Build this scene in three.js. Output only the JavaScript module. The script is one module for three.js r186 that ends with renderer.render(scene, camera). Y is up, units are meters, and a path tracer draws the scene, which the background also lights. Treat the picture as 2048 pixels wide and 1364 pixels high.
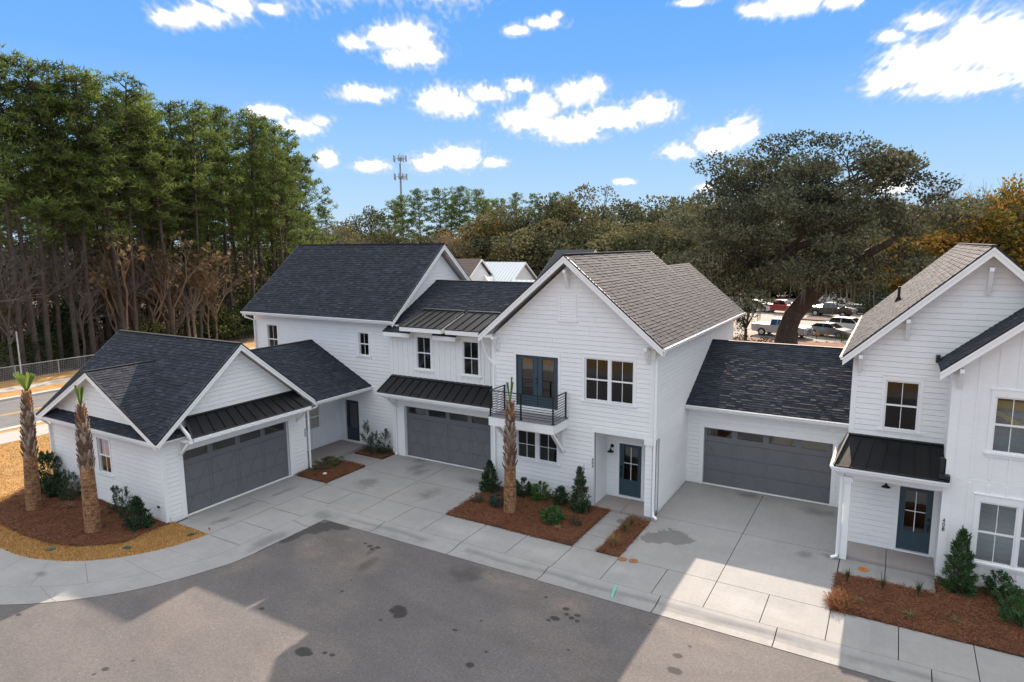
import * as THREE from 'three';
import { mergeGeometries } from 'three/addons/utils/BufferGeometryUtils.js';

// ---------------------------------------------------------------- camera, sky, sun, exposure
const scene = new THREE.Scene();
const camera = new THREE.PerspectiveCamera(55.05, 1024 / 682, 0.1, 2500);
camera.position.set(0, 10.1, 0);
{
  const r = new THREE.Vector3(0.86176531, -0.00844675, -0.50723683), u = new THREE.Vector3(-0.0675167, 0.98905716, -0.13117713), b = new THREE.Vector3(0.50279424, 0.14729085, 0.85176485);
  camera.quaternion.setFromRotationMatrix(new THREE.Matrix4().makeBasis(r, u, b));
}
const EXPOSURE = 2.75;
const renderer = new THREE.WebGLRenderer({ antialias: true });
renderer.setSize(1024, 682);
renderer.toneMapping = THREE.LinearToneMapping;
renderer.toneMappingExposure = EXPOSURE;
renderer.shadowMap.enabled = true;
const SUN = new THREE.Vector3(-0.1284, 0.4756, -0.8703);
const sun = new THREE.DirectionalLight(new THREE.Color(1.0, 0.83, 0.68), 3.4);
sun.position.copy(SUN).multiplyScalar(160).add(new THREE.Vector3(-20, 0, -30));
sun.target.position.set(-20, 0, -30);
sun.castShadow = true;
sun.shadow.mapSize.set(4096, 4096);
Object.assign(sun.shadow.camera, { left: -90, right: 90, top: 90, bottom: -90, near: 1, far: 400 });
sun.shadow.radius = 1;
scene.add(sun, sun.target);

// ---------------------------------------------------------------- random numbers and noise
function rng(seed) { let a = seed >>> 0; return () => { a = (a + 0x6D2B79F5) | 0; let t = Math.imul(a ^ (a >>> 15), 1 | a); t = (t + Math.imul(t ^ (t >>> 7), 61 | t)) ^ t; return ((t ^ (t >>> 14)) >>> 0) / 4294967296; }; }
const lerp = (a, b, t) => a + (b - a) * t, clamp = (x, a, b) => Math.min(b, Math.max(a, x)), smooth = (a, b, x) => { const t = clamp((x - a) / (b - a), 0, 1); return t * t * (3 - 2 * t); };
const LAT = new Float32Array(65536); { const r = rng(7); for (let i = 0; i < 65536; i++) LAT[i] = r(); }
function vnoise(x, y) { // value noise, period 256
  const xi = Math.floor(x), yi = Math.floor(y), fx = x - xi, fy = y - yi, u = fx * fx * (3 - 2 * fx), v = fy * fy * (3 - 2 * fy);
  const x0 = xi & 255, x1 = (xi + 1) & 255, y0 = (yi & 255) << 8, y1 = ((yi + 1) & 255) << 8;
  const a = LAT[y0 + x0], b = LAT[y0 + x1], c = LAT[y1 + x0], d = LAT[y1 + x1];
  return a + (b - a) * u + (c - a) * v + (a - b - c + d) * u * v;
}
function fbm(x, y, n) { let s = 0, a = 0.5, t = 0; for (let i = 0; i < n; i++) { s += a * vnoise(x, y); t += a; a *= 0.5; x = x * 2.03 + 17.3; y = y * 2.03 + 9.1; } return s / t; }

// sky: clear blue with cumulus clouds, heavier cover added outside the view as fill light
{
  const W = 4096, H = 2048, data = new Float32Array(W * H * 4), D = Math.PI / 180;
  const clouds = [[[-146.4, 16.2, 1.3, 0.7], [-144.2, 16.8, 2, 0.9], [-142, 17.6, 2, 0.8], [-139.5, 17.6, 1.3, 0.5]], [[-133, 15.7, 1.2, 0.7], [-130.7, 16.2, 1.8, 1.1], [-128.7, 16.3, 2.1, 1.4], [-127.5, 15.3, 1.6, 1.2], [-129.6, 14.8, 1.8, 0.8]], [[-119.9, 16.9, 1.2, 0.5], [-117.8, 17.4, 1.4, 0.5], [-116.6, 17.9, 0.5, 0.3]], [[-132.5, 12, 2.2, 0.7]], [[-126.4, 11.5, 2.1, 1.2], [-125, 11.2, 1.9, 1], [-122.2, 12.1, 1.9, 0.8], [-119.9, 12.8, 1.3, 0.7]],
    [[-119.7, 10.2, 2.2, 1], [-117.6, 11.1, 1.7, 1.2], [-115.1, 12, 1.9, 1], [-113.5, 12.7, 0.9, 0.7], [-115.9, 9.5, 2.8, 1.2], [-112.2, 10, 2.7, 1.2], [-108.9, 10.5, 1.9, 1.1], [-114.7, 8.9, 2.4, 0.7]], [[-106.4, 7.3, 1.6, 0.7], [-103.7, 7.9, 1.9, 1], [-101.5, 8.7, 1.4, 1.1]], [[-127.4, 6.8, 1.6, 0.9], [-124.8, 7.1, 2.2, 1.1], [-122.1, 6.8, 1.2, 0.5]], [[-132.3, 6.4, 1.4, 0.5]], [[-140, 10.3, 1.5, 0.6], [-137.8, 9.3, 1.9, 0.8], [-136.2, 9.8, 1, 0.5]],
    [[-91.5, 11.4, 1.7, 1], [-89.4, 12.2, 2.6, 2], [-87.1, 12.8, 2.9, 2.4], [-84.9, 12.7, 2.5, 2.2], [-83, 11.8, 1.8, 2.1], [-87.8, 10.8, 3.6, 1.1]], [[-89.6, 14.9, 1.6, 0.8], [-91.7, 14.3, 1, 0.5]], [[-100.7, 17.2, 1.3, 0.6], [-98.2, 17.4, 2.6, 1], [-95.2, 17.1, 1.6, 0.6]], [[-91, 3.9, 1.5, 0.7]], [[-135.9, 6.9, 0.9, 0.8]], [[-106, 18.2, 1.4, 0.3]], [[-110.9, 5, 0.9, 0.3]], [[-104.2, 4.4, 0.9, 0.4]]];
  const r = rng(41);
  for (let k = 0; k < 300; k++) { // clouds added outside the view, denser overhead, to light the shaded walls
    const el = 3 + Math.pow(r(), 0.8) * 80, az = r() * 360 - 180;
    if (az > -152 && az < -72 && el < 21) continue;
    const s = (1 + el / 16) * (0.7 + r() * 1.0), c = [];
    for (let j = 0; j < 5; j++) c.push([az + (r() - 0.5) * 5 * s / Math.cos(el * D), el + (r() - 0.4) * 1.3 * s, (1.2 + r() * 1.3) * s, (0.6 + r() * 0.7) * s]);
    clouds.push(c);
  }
  const dens = new Float32Array(W * H / 2), top = new Float32Array(W * H / 2);
  for (const c of clouds) for (const [az, el, rx, ry] of c) {
    const ce = Math.max(0.08, Math.cos(el * D)), wx = rx / ce * 1.9, x0 = Math.floor((az - wx + 180) / 360 * W), x1 = Math.ceil((az + wx + 180) / 360 * W);
    const y0 = Math.max(0, Math.floor((el - ry * 1.9) / 90 * H / 2)), y1 = Math.min(H / 2 - 1, Math.ceil((el + ry * 1.9) / 90 * H / 2));
    for (let y = y0; y <= y1; y++) for (let x = x0; x <= x1; x++) {
      const dx = ((x + 0.5) / W * 360 - 180 - az) * ce / rx; let dy = ((y + 0.5) / (H / 2) * 90 - el) / ry; if (dy < 0) dy *= 1.2;
      const v = 1 - Math.sqrt(dx * dx + dy * dy) * 0.78; if (v <= -0.4) continue;
      const i = y * W + ((x % W) + W) % W;
      if (v > dens[i] || dens[i] === 0) { dens[i] = v; top[i] = dy; }
    }
  }
  const stops = [[0, .66, .82, .96], [3, .52, .75, .98], [8, .36, .64, 1.0], [14, .2, .49, 1.0], [22, .13, .41, .97], [40, .055, .26, .82], [90, .05, .22, .72]];
  for (let y = 0; y < H; y++) {
    const el = (y + 0.5) / H * 180 - 90; let c = [.22, .2, .17];
    if (el > 0) { let k = 0; while (k < stops.length - 2 && el > stops[k + 1][0]) k++; const a = stops[k], b = stops[k + 1], t = clamp((el - a[0]) / (b[0] - a[0]), 0, 1); c = [1, 2, 3].map(j => lerp(a[j], b[j], t)); }
    for (let x = 0; x < W; x++) {
      const i = (y * W + x) * 4; let R = c[0], G = c[1], B = c[2];
      if (el > 0) {
        const j = (y - H / 2) * W + x; 
        const ce = Math.max(0.1, Math.cos(el * D)), az = ((x / W * 360 - 180 + 120 + 540) % 360) - 180;
        if (dens[j] !== 0) {
          const k = 1 / (1 + el / 26), nx = 90 + az * ce * 0.8 * k, ny = el * 1.05 * k, wx = fbm(nx * 1.3 + 3, ny * 1.3, 3) - 0.5, wy = fbm(nx * 1.3 + 60, ny * 1.3 + 31, 3) - 0.5;
          const n = fbm(nx + wx + 31, ny + wy + 5, 4) - 0.5, b1 = 1 - Math.abs(2 * vnoise(nx * 3.1 + wx * 2 + 7, ny * 3.1 + wy * 2) - 1), b2 = 1 - Math.abs(2 * vnoise(nx * 6.7 + wy * 3, ny * 6.7 + wx * 3 + 19) - 1), hi = fbm(nx * 9 + 11, ny * 9 + 77, 4) - 0.5;
          const v = dens[j] * 1.05 + n * 0.75 + (b1 - 0.5) * 0.2 + (b2 - 0.5) * 0.13 + hi * 0.34 - 0.05, core = smooth(0.12, 0.85, v + (b1 - .5) * 0.25);
          const alpha = Math.max(smooth(0.06, 0.5, v), 0.45 * smooth(-0.22, 0.35, v + hi * 0.5)), und = smooth(-0.1, 1.0, -top[j] + n * 0.8) * smooth(0.25, 0.7, v);
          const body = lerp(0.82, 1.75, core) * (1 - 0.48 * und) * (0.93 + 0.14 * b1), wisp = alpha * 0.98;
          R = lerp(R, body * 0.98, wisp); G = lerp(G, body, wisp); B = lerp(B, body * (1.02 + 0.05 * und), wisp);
        }
      }
      data[i] = R / EXPOSURE; data[i + 1] = G / EXPOSURE; data[i + 2] = B / EXPOSURE; data[i + 3] = 1;
    }
  }
  const tex = new THREE.DataTexture(data, W, H, THREE.RGBAFormat, THREE.FloatType);
  tex.mapping = THREE.EquirectangularReflectionMapping; tex.magFilter = tex.minFilter = THREE.LinearFilter; tex.needsUpdate = true;
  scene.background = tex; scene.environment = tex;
}

// ---------------------------------------------------------------- naming and tagging
const used = new Map();
const numbered = n => { const k = used.get(n) || 0; used.set(n, k + 1); return k ? n + '_' + String(k).padStart(3, '0') : n; };
function shade(o) { o.traverse(m => { if (m.isMesh) { m.castShadow = true; m.receiveShadow = true; } }); return o; }
function thing(name, label, category, pos = [0, 0, 0], turn = 0, group) {
  const o = new THREE.Group(); o.name = numbered(name); o.position.set(...pos); o.rotation.y = turn;
  o.userData = { label, category }; if (group) o.userData.group = group; scene.add(o); return o;
}
function tag(o, label, category, group, kind) { o.userData.label = label; if (category) o.userData.category = category; if (group) o.userData.group = group; if (kind) o.userData.kind = kind; return o; }
function mesh(name, geo, mat, parent) { const m = new THREE.Mesh(geo, mat); m.name = name; m.castShadow = m.receiveShadow = true; parent.add(m); return m; }
function structure(name, geo, mat, label, category) { const m = mesh(numbered(name), geo, mat, scene); m.userData = { kind: 'structure', label, category }; return m; }
function dup(root, name, pos, turn, scl, label, group) {
  const c = root.clone(); c.name = numbered(name); c.userData = { ...root.userData, label: label || root.userData.label }; if (group) c.userData.group = group;
  c.position.set(...pos); c.rotation.y = turn; c.scale.set(...(Array.isArray(scl) ? scl : [scl, scl, scl])); scene.add(c); return c;
}

// ---------------------------------------------------------------- mesh builder (flat by default)
const V = (x, y, z) => [x, y, z], add = (a, b) => [a[0] + b[0], a[1] + b[1], a[2] + b[2]], sub = (a, b) => [a[0] - b[0], a[1] - b[1], a[2] - b[2]], mul = (a, s) => [a[0] * s, a[1] * s, a[2] * s], dot = (a, b) => a[0] * b[0] + a[1] * b[1] + a[2] * b[2], cross = (a, b) => [a[1] * b[2] - a[2] * b[1], a[2] * b[0] - a[0] * b[2], a[0] * b[1] - a[1] * b[0]], len = a => Math.hypot(a[0], a[1], a[2]), norm = a => { const l = len(a) || 1; return [a[0] / l, a[1] / l, a[2] / l]; };
class MB {
  constructor() { this.p = []; this.n = []; this.c = []; this.col = null; }
  tri(a, b, c, na, nb, nc) {
    if (!na) { na = nb = nc = norm(cross(sub(b, a), sub(c, a))); }
    this.p.push(a[0], a[1], a[2], b[0], b[1], b[2], c[0], c[1], c[2]); this.n.push(na[0], na[1], na[2], nb[0], nb[1], nb[2], nc[0], nc[1], nc[2]);
    if (this.col) { const k = this.col; this.c.push(k[0], k[1], k[2], k[0], k[1], k[2], k[0], k[1], k[2]); }
    return this;
  }
  quad(a, b, c, d) { this.tri(a, b, c); this.tri(a, c, d); return this; }
  hexa(k) { // 8 corners: bottom-left-back order [u0v0n0, u1v0n0, u1v1n0, u0v1n0, then n1]
    this.quad(k[4], k[5], k[6], k[7]); this.quad(k[1], k[0], k[3], k[2]); this.quad(k[0], k[4], k[7], k[3]); this.quad(k[5], k[1], k[2], k[6]); this.quad(k[7], k[6], k[2], k[3]); this.quad(k[0], k[1], k[5], k[4]); return this;
  }
  fbox(P, u0, u1, v0, v1, n0, n1) { return this.hexa([P(u0, v0, n0), P(u1, v0, n0), P(u1, v1, n0), P(u0, v1, n0), P(u0, v0, n1), P(u1, v0, n1), P(u1, v1, n1), P(u0, v1, n1)]); }
  box(x0, x1, y0, y1, z0, z1) { return this.fbox((u, v, n) => [u, v, n], x0, x1, y0, y1, z0, z1); }
  prism(P, poly, n0, n1) { // convex, counter-clockwise in (u, v)
    const k = poly.length;
    for (let i = 1; i < k - 1; i++) { this.tri(P(...poly[0], n1), P(...poly[i], n1), P(...poly[i + 1], n1)); this.tri(P(...poly[0], n0), P(...poly[i + 1], n0), P(...poly[i], n0)); }
    for (let i = 0; i < k; i++) { const a = poly[i], b = poly[(i + 1) % k]; this.quad(P(...a, n0), P(...b, n0), P(...b, n1), P(...a, n1)); }
    return this;
  }
  plate(P, outer, holes, n0, n1) { // with holes; outer counter-clockwise
    const o = outer.map(q => new THREE.Vector2(...q)), hs = holes.map(h => h.map(q => new THREE.Vector2(...q)).reverse());
    const all = [...o, ...hs.flat()];
    for (const [i, j, k] of THREE.ShapeUtils.triangulateShape(o, hs)) { const A = all[i], B = all[j], C = all[k]; this.tri(P(A.x, A.y, n1), P(B.x, B.y, n1), P(C.x, C.y, n1)); this.tri(P(A.x, A.y, n0), P(C.x, C.y, n0), P(B.x, B.y, n0)); }
    for (const loop of [o, ...hs]) for (let i = 0; i < loop.length; i++) { const a = loop[i], b = loop[(i + 1) % loop.length]; this.quad(P(a.x, a.y, n0), P(b.x, b.y, n0), P(b.x, b.y, n1), P(a.x, a.y, n1)); }
    return this;
  }
  tube(path, radius, sides = 6, caps = true, smoothN = true) { // radius: number or function of t or array
    const k = path.length, R = i => typeof radius === 'number' ? radius : Array.isArray(radius) ? radius[i] : radius(i / (k - 1));
    let ref = [0, 1, 0]; const rings = [], nn = [];
    for (let i = 0; i < k; i++) {
      const t = norm(sub(path[Math.min(k - 1, i + 1)], path[Math.max(0, i - 1)]));
      if (i === 0) ref = Math.abs(t[1]) > 0.9 ? [1, 0, 0] : [0, 1, 0];
      let a = norm(sub(ref, mul(t, dot(ref, t)))); const b = cross(t, a); ref = a;
      const ring = [], nr = [];
      for (let j = 0; j < sides; j++) { const w = (j + (sides === 4 ? 0.5 : 0)) / sides * Math.PI * 2, d = add(mul(a, Math.cos(w)), mul(b, Math.sin(w))); ring.push(add(path[i], mul(d, R(i)))); nr.push(d); }
      rings.push(ring); nn.push(nr);
    }
    for (let i = 0; i < k - 1; i++) for (let j = 0; j < sides; j++) {
      const j2 = (j + 1) % sides, a = rings[i][j], b = rings[i][j2], c = rings[i + 1][j2], d = rings[i + 1][j];
      if (smoothN && sides > 4) { this.tri(a, b, c, nn[i][j], nn[i][j2], nn[i + 1][j2]); this.tri(a, c, d, nn[i][j], nn[i + 1][j2], nn[i + 1][j]); } else this.quad(a, b, c, d);
    }
    if (caps) for (let j = 1; j < sides - 1; j++) { this.tri(rings[0][0], rings[0][j + 1], rings[0][j]); const e = rings[k - 1]; this.tri(e[0], e[j], e[j + 1]); }
    return this;
  }
  disc(c, r, h, sides = 20) { const k = []; for (let i = 0; i < sides; i++) { const w = i / sides * Math.PI * 2; k.push([Math.cos(w) * r, -Math.sin(w) * r]); } return this.prism((u, v, n) => [c[0] + u, c[1] + n, c[2] - v], k.map(q => [q[0], -q[1]]), 0, h); }
  get empty() { return this.p.length === 0; }
  geo(uvOf) {
    const g = new THREE.BufferGeometry(), k = this.p.length / 3, uv = new Float32Array(k * 2), p = this.p, n = this.n;
    g.setAttribute('position', new THREE.Float32BufferAttribute(p, 3)); g.setAttribute('normal', new THREE.Float32BufferAttribute(n, 3));
    for (let t = 0; t < k; t += 3) {
      const a = Math.abs(n[t * 3]), b = Math.abs(n[t * 3 + 1]), c = Math.abs(n[t * 3 + 2]), ax = b >= a && b >= c ? 1 : a > c ? 0 : 2;
      for (let j = t; j < t + 3; j++) { const x = p[j * 3], y = p[j * 3 + 1], z = p[j * 3 + 2]; if (ax === 1) { uv[j * 2] = x; uv[j * 2 + 1] = z; } else if (ax === 0) { uv[j * 2] = z; uv[j * 2 + 1] = y; } else { uv[j * 2] = x; uv[j * 2 + 1] = y; } }
    }
    g.setAttribute('uv', new THREE.Float32BufferAttribute(uv, 2));
    if (this.c.length) g.setAttribute('color', new THREE.Float32BufferAttribute(this.c, 3));
    return g;
  }
  build(name, mat, parent) { return mesh(name, this.geo(), mat, parent); }
}
// facing frames: u runs right as seen from outside, v is height, n points out
const faceZ = z0 => (u, v, n = 0) => [u, v, z0 + n];          // faces +z, u = x
const faceX = x0 => (u, v, n = 0) => [x0 + n, v, -u];         // faces +x, u = -z
const faceMX = x0 => (u, v, n = 0) => [x0 - n, v, u];         // faces -x, u = z
const faceMZ = z0 => (u, v, n = 0) => [-u, v, z0 - n];        // faces -z, u = -x
const EYE = [0, 10.1, 0];
// ---------------------------------------------------------------- procedural textures and materials
const enc = x => { x = clamp(x, 0, 1); return Math.round(255 * (x <= 0.0031308 ? 12.92 * x : 1.055 * Math.pow(x, 1 / 2.4) - 0.055)); };
function texture(w, h, fn, srgb = true, rx = 1, ry = 1, ox = 0, oy = 0) {
  const d = new Uint8Array(w * h * 4);
  for (let y = 0; y < h; y++) for (let x = 0; x < w; x++) {
    const c = fn(x, y), i = (y * w + x) * 4;
    if (typeof c === 'number') d[i] = d[i + 1] = d[i + 2] = srgb ? enc(c) : Math.round(clamp(c, 0, 1) * 255);
    else for (let k = 0; k < 3; k++) d[i + k] = srgb ? enc(c[k]) : Math.round(clamp(c[k], 0, 1) * 255);
    d[i + 3] = 255;
  }
  const t = new THREE.DataTexture(d, w, h, THREE.RGBAFormat); t.magFilter = THREE.LinearFilter; t.minFilter = THREE.LinearMipmapLinearFilter; t.generateMipmaps = true;
  t.wrapS = t.wrapT = THREE.RepeatWrapping; t.repeat.set(rx, ry); t.offset.set(ox, oy); if (srgb) t.colorSpace = THREE.SRGBColorSpace; t.needsUpdate = true; return t;
}
const std = (o) => new THREE.MeshStandardMaterial({ roughness: 0.8, ...o });
const lin = (r, g, b) => new THREE.Color().setRGB(r, g, b);
const M = {};
const stain = (x, z, cx, cz, rx, rz, soft = 0.5) => { const dx = (x - cx) / rx, dz = (z - cz) / rz, d = Math.sqrt(dx * dx + dz * dz) + (fbm(x * 3.1 + 40, z * 3.1 + 40, 4) - 0.5) * 0.9; return 1 - smooth(1 - soft, 1, d); };
{ // asphalt of the court, 40 x 40 m from (-30, -20)
  const rs = rng(5), fine = new Float32Array(1 << 20); for (let i = 0; i < fine.length; i++) fine[i] = rs();
  const oil = [[-11.47, -13.04, .34, .26], [-11.3, -12.9, .2, .2], [-7.42, -15.43, .12, .1], [-7.3, -15.2, .1, .09], [-7.0, -15.3, .11, .08], [-7.1, -15.1, .09, .08], [-6.9, -15.05, .08, .07], [-7.48, -14.86, .16, .12], [-7.6, -14.7, .08, .07], [-8.2, -15.7, .07, .06], [-12.37, -10.39, .26, .2], [-12.15, -10.4, .12, .1], [-11.82, -10.62, .08, .07], [-11.6, -10.65, .1, .07], [-14.92, -15.63, .13, .1], [-14.62, -15.68, .16, .12], [-14.7, -15.5, .12, .1], [-15.2, -15.7, .09, .06], [-8.37, -12.03, .13, .11], [-9.55, -13.06, .09, .06], [-4.1, -14.9, .16, .12], [-4.0, -14.3, .2, .14], [-2.2, -14.2, .12, .1], [-14.9, -11.2, .1, .08], [-20.6, -7.6, .12, .08], [-16, -7.5, .1, .08], [-6, -12, .1, .09], [-13.6, -13, .07, .06]];
  for (let k = 0; k < 22; k++) oil.push([-22 + rs() * 24, -16 + rs() * 10, .025 + rs() * .045, .02 + rs() * .04]);
  const dirt = [[-17.0, -14.8, .5, 1.0], [-16.9, -15.5, .5, .4], [-16.3, -14.2, .7, .5], [-14.5, -14.7, 1.2, 1.3], [-15.9, -15.6, .3, .2], [-7.3, -15.6, 1.0, .6], [-17.6, -12.5, .6, 1.2], [-10, -15.9, 1.5, .35], [-4.2, -15.9, 2, .4]];
  const grid = (list, r) => (x, z) => { let m = 0; for (const [a, b, c, d] of list) if (Math.abs(x - a) < c * 1.6 && Math.abs(z - b) < d * 1.6) m = Math.max(m, stain(x, z, a, b, c, d, r)); return m; };
  const oilAt = grid(oil, 0.35), dirtAt = grid(dirt, 0.9), wetAt = grid([[-17.55, -15.85, .5, .75], [-17.1, -16.2, .7, .3], [-17.8, -14.9, .25, .9]], 0.25), blotch = grid([[-10.9, -15.7, .85, .65], [-14.6, -15.4, .18, .55], [-14.1, -14.6, .3, .7]], 0.8);
  const map = texture(2048, 2048, (px, py) => {
    const x = -30 + (px + 0.5) / 2048 * 40, z = -20 + (py + 0.5) / 2048 * 40;
    const g = fine[(py * 521 + px) & 1048575], g2 = fine[((py >> 1) * 733 + (px >> 1) + 999) & 1048575];
    const big = fbm(x * 0.22 + 3, z * 0.22 + 8, 4), streak = fbm(x * 0.25 + z * 0.1 + 50, z * 1.6 - x * .35, 4), mid = fbm(x * 1.3, z * 1.3 + 90, 4);
    let a = 0.1 * (0.66 + 0.24 * big + 0.22 * streak + 0.2 * mid) * (0.78 + 0.3 * g * (0.4 + 0.6 * g2) + 0.2 * g2);
    if (g > 0.9985) a += 0.2 * g2; 
    const tyre = Math.exp(-Math.pow((Math.hypot(x + 9, z + 27) - 12.2 + .3 * big) / .25, 2)) + Math.exp(-Math.pow((Math.hypot(x + 9, z + 27) - 13.9 + .3 * big) / .25, 2)); a *= 1 - 0.09 * tyre * streak * 2; let c = [a * 1.1, a * 0.99, a * 0.95];
    const tan = smooth(0.5, 0.68, fbm(x * .5 + 60, z * .5 + 20, 4)) * 0.35 + dirtAt(x, z) * 0.8; c = [lerp(c[0], a * 1.55, tan), lerp(c[1], a * 1.3, tan), lerp(c[2], a * 1.16, tan)];
    const k = 1 - 0.72 * oilAt(x, z) - 0.55 * wetAt(x, z); const b = 1 - 0.4 * blotch(x, z);
    c = c.map(v => v * Math.max(0.16, k) * b);
    return c;
  }, true, 1 / 40, 1 / 40, 30 / 40, 20 / 40);
  M.asphalt = std({ map, bumpMap: map, bumpScale: 0.006, roughness: 0.88 });
  const far = texture(512, 512, (px, py) => { const g = fine[(py * 521 + px) & 1048575]; const b = fbm(px / 64, py / 64, 4); const a = 0.15 * (0.8 + 0.3 * b) * (0.8 + 0.4 * g); return [a * 1.03, a, a * .98]; }, true, 1 / 6, 1 / 6);
  M.roadAsphalt = std({ map: far, roughness: 0.9 });
  // concrete, 40 x 20 m from (-32, -28)
  const dark = grid([[-18.9, -23.4, .5, .5], [-18.4, -22.6, .5, 1.0], [-17.9, -22.1, .45, .8], [-15.2, -22.3, .9, .5], [-14.8, -22.9, .4, .5], [-21.55, -15.7, .16, 1.0], [-21.4, -17.5, .2, .9], [-21.1, -14.4, .25, .8], [-2.02, -22.07, .35, .35], [-1.35, -22.35, .5, .2], [-4.6, -26.4, .8, .5], [-2.0, -26, .9, .6], [-22.5, -9.0, .35, .2], [-16, -20.3, .7, .9], [-19, -19.9, .9, .8], [-18.3, -16.7, .5, .45], [-18.3, -14.2, .35, 1.3]], 0.9);
  const wet = grid([[-6.15, -21.25, .72, .68], [-6.6, -20.9, .55, .5], [-8.15, -21.6, .28, .24]], 0.12), pale = grid([[-13, -18, 2.2, .6], [-9.5, -18, 1.5, .6], [-6.8, -18.2, 1.0, .6], [-3, -18, 1.6, .7]], 0.9);
  const gut = (x, z) => x > -18 && z > -17.3 ? Math.exp(-Math.pow((z + 16.95 + 0.03 * Math.sin(x * 2)) / 0.1, 2)) * smooth(0.35, 0.6, fbm(x * .7 + 3, 7, 3)) : 0;
  const cmap = texture(2048, 1024, (px, py) => {
    const x = -32 + (px + 0.5) / 2048 * 40, z = -28 + (py + 0.5) / 1024 * 20;
    const g = fine[(py * 911 + px) & 1048575], g2 = fine[((py >> 2) * 733 + (px >> 2) + 99) & 1048575], slab = LAT[(Math.floor(x / 1.6) * 37 + Math.floor(z / 1.6) * 101) & 65535];
    const big = fbm(x * .5 + 13, z * .5 + 2, 4), mid = fbm(x * 2.1, z * 2.1, 4), brush = fbm(x * 1.1 + 7, z * 18, 3), brush2 = fbm(x * 16, z * 1.2, 3);
    let a = 0.262 * (0.72 + 0.2 * big + 0.16 * mid + 0.06 * slab + 0.07 * (brush + brush2)) * (0.93 + 0.1 * g + 0.05 * g2);
    a *= 1 - 0.42 * dark(x, z) * (0.6 + 0.6 * mid); a *= 1 - 0.42 * wet(x, z); a *= 1 + 0.14 * pale(x, z); a *= 1 - 0.3 * gut(x, z);
    if (z > -16.9 + 0 && x > -18) a *= 1 - 0.12 * smooth(.45, .7, fbm(x * 3, z * 3, 4));
    const w = smooth(.4, .7, fbm(x * .3 + 90, z * .3, 3)) * .5; return [a * (1.02 + .04 * w), a, a * (0.975 - .05 * w)];
  }, true, 1 / 40, 1 / 20, 32 / 40, 28 / 20);
  M.concrete = std({ map: cmap, bumpMap: cmap, bumpScale: 0.002, roughness: 0.85 });
  M.porchConcrete = std({ map: cmap, color: lin(1.08, 0.98, 0.95), roughness: 0.85 });
  M.joint = std({ color: lin(0.035, 0.033, 0.03), roughness: 0.95 });
  // straw and lawn grounds
  const straw = texture(1024, 1024, (() => { // random short strokes
    const buf = new Float32Array(1 << 20).fill(0.3), r = rng(11);
    for (let k = 0; k < 26000; k++) { let x = r() * 1024, y = r() * 1024; const w = r() * Math.PI * 2, v = 0.25 + r() * 0.75, L = 14 + r() * 34; const dx = Math.cos(w), dy = Math.sin(w); for (let s = 0; s < L; s++) { buf[((y & 1023) << 10) + (x & 1023)] = v; x += dx; y += dy; } }
    return (x, y) => { const b = buf[(y << 10) + x], n = fbm(x / 128 + 3, y / 128, 4), a = (0.35 + 1.0 * b) * (0.6 + 0.75 * n); return [0.115 * a, 0.048 * a, 0.024 * a]; };
  })(), true, 1 / 3, 1 / 3);
  M.mulch = std({ map: straw, bumpMap: straw, bumpScale: 0.02, roughness: 0.95 });
  const turf = texture(1024, 1024, (() => {
    const buf = new Float32Array(1 << 20).fill(0.45), r = rng(12);
    for (let k = 0; k < 60000; k++) { let x = r() * 1024, y = r() * 1024; const w = r() * Math.PI * 2, v = 0.3 + r() * 0.7, L = 4 + r() * 10; const dx = Math.cos(w), dy = Math.sin(w); for (let s = 0; s < L; s++) { buf[((y & 1023) << 10) + (x & 1023)] = v; x += dx; y += dy; } }
    return (x, y) => { const b = buf[(y << 10) + x], n = fbm(x / 100 + 3, y / 100, 5), a = (0.45 + 0.8 * b) * (0.65 + 0.6 * n); return [0.43 * a, 0.24 * a, 0.075 * a]; };
  })(), true, 1 / 4, 1 / 4);
  M.turf = std({ map: turf, bumpMap: turf, bumpScale: 0.02, roughness: 0.95 });
  const floorMap = texture(1024, 1024, (x, y) => { const n = fbm(x / 90, y / 90, 6), m = fbm(x / 14 + 50, y / 14, 4), a = (0.5 + n) * (0.5 + m); return [0.085 * a, 0.05 * a, 0.027 * a]; }, true, 1 / 14, 1 / 14);
  M.forestFloor = std({ map: floorMap, roughness: 0.95 });
  const lot = texture(512, 512, (x, y) => { const n = fbm(x / 50, y / 50, 5), g = fine[(y * 521 + x) & 1048575], a = 0.32 * (0.7 + 0.4 * n) * (0.85 + .3 * g); return [a * 1.05, a * .95, a * .83]; }, true, 1 / 8, 1 / 8);
  M.lot = std({ map: lot, roughness: 0.95 });
  // shingle granules, paint grain, metal smudge
  const gran = texture(512, 512, (x, y) => { const g = fine[(y * 521 + x) & 1048575], n = fbm(x / 40, y / 40, 4), g2 = fine[((y >> 1) * 733 + (x >> 1) + 5) & 1048575]; return 0.55 + 0.4 * n + 0.5 * (g * .5 + g2 * .5 - .5); }, true, 1 / 0.9, 1 / 0.9);
  M.shingle = new THREE.MeshPhysicalMaterial({ map: gran, vertexColors: true, roughness: 0.85, specularIntensity: 0.4, color: lin(1, 1, 1) });
  const grain = texture(512, 512, (x, y) => { const n = fbm(x / 60, y / 8, 5), m = fbm(x / 150 + 9, y / 150, 3); return 0.9 + 0.08 * n + 0.05 * m; }, true, 1 / 1.2, 1 / 1.2);
  M.siding = std({ map: grain, color: lin(0.83, 0.825, 0.81), roughness: 0.55 });
  M.trim = std({ map: grain, color: lin(0.84, 0.835, 0.82), roughness: 0.5 });
  M.soffit = std({ map: grain, color: lin(0.82, 0.80, 0.76), roughness: 0.6 });
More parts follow.
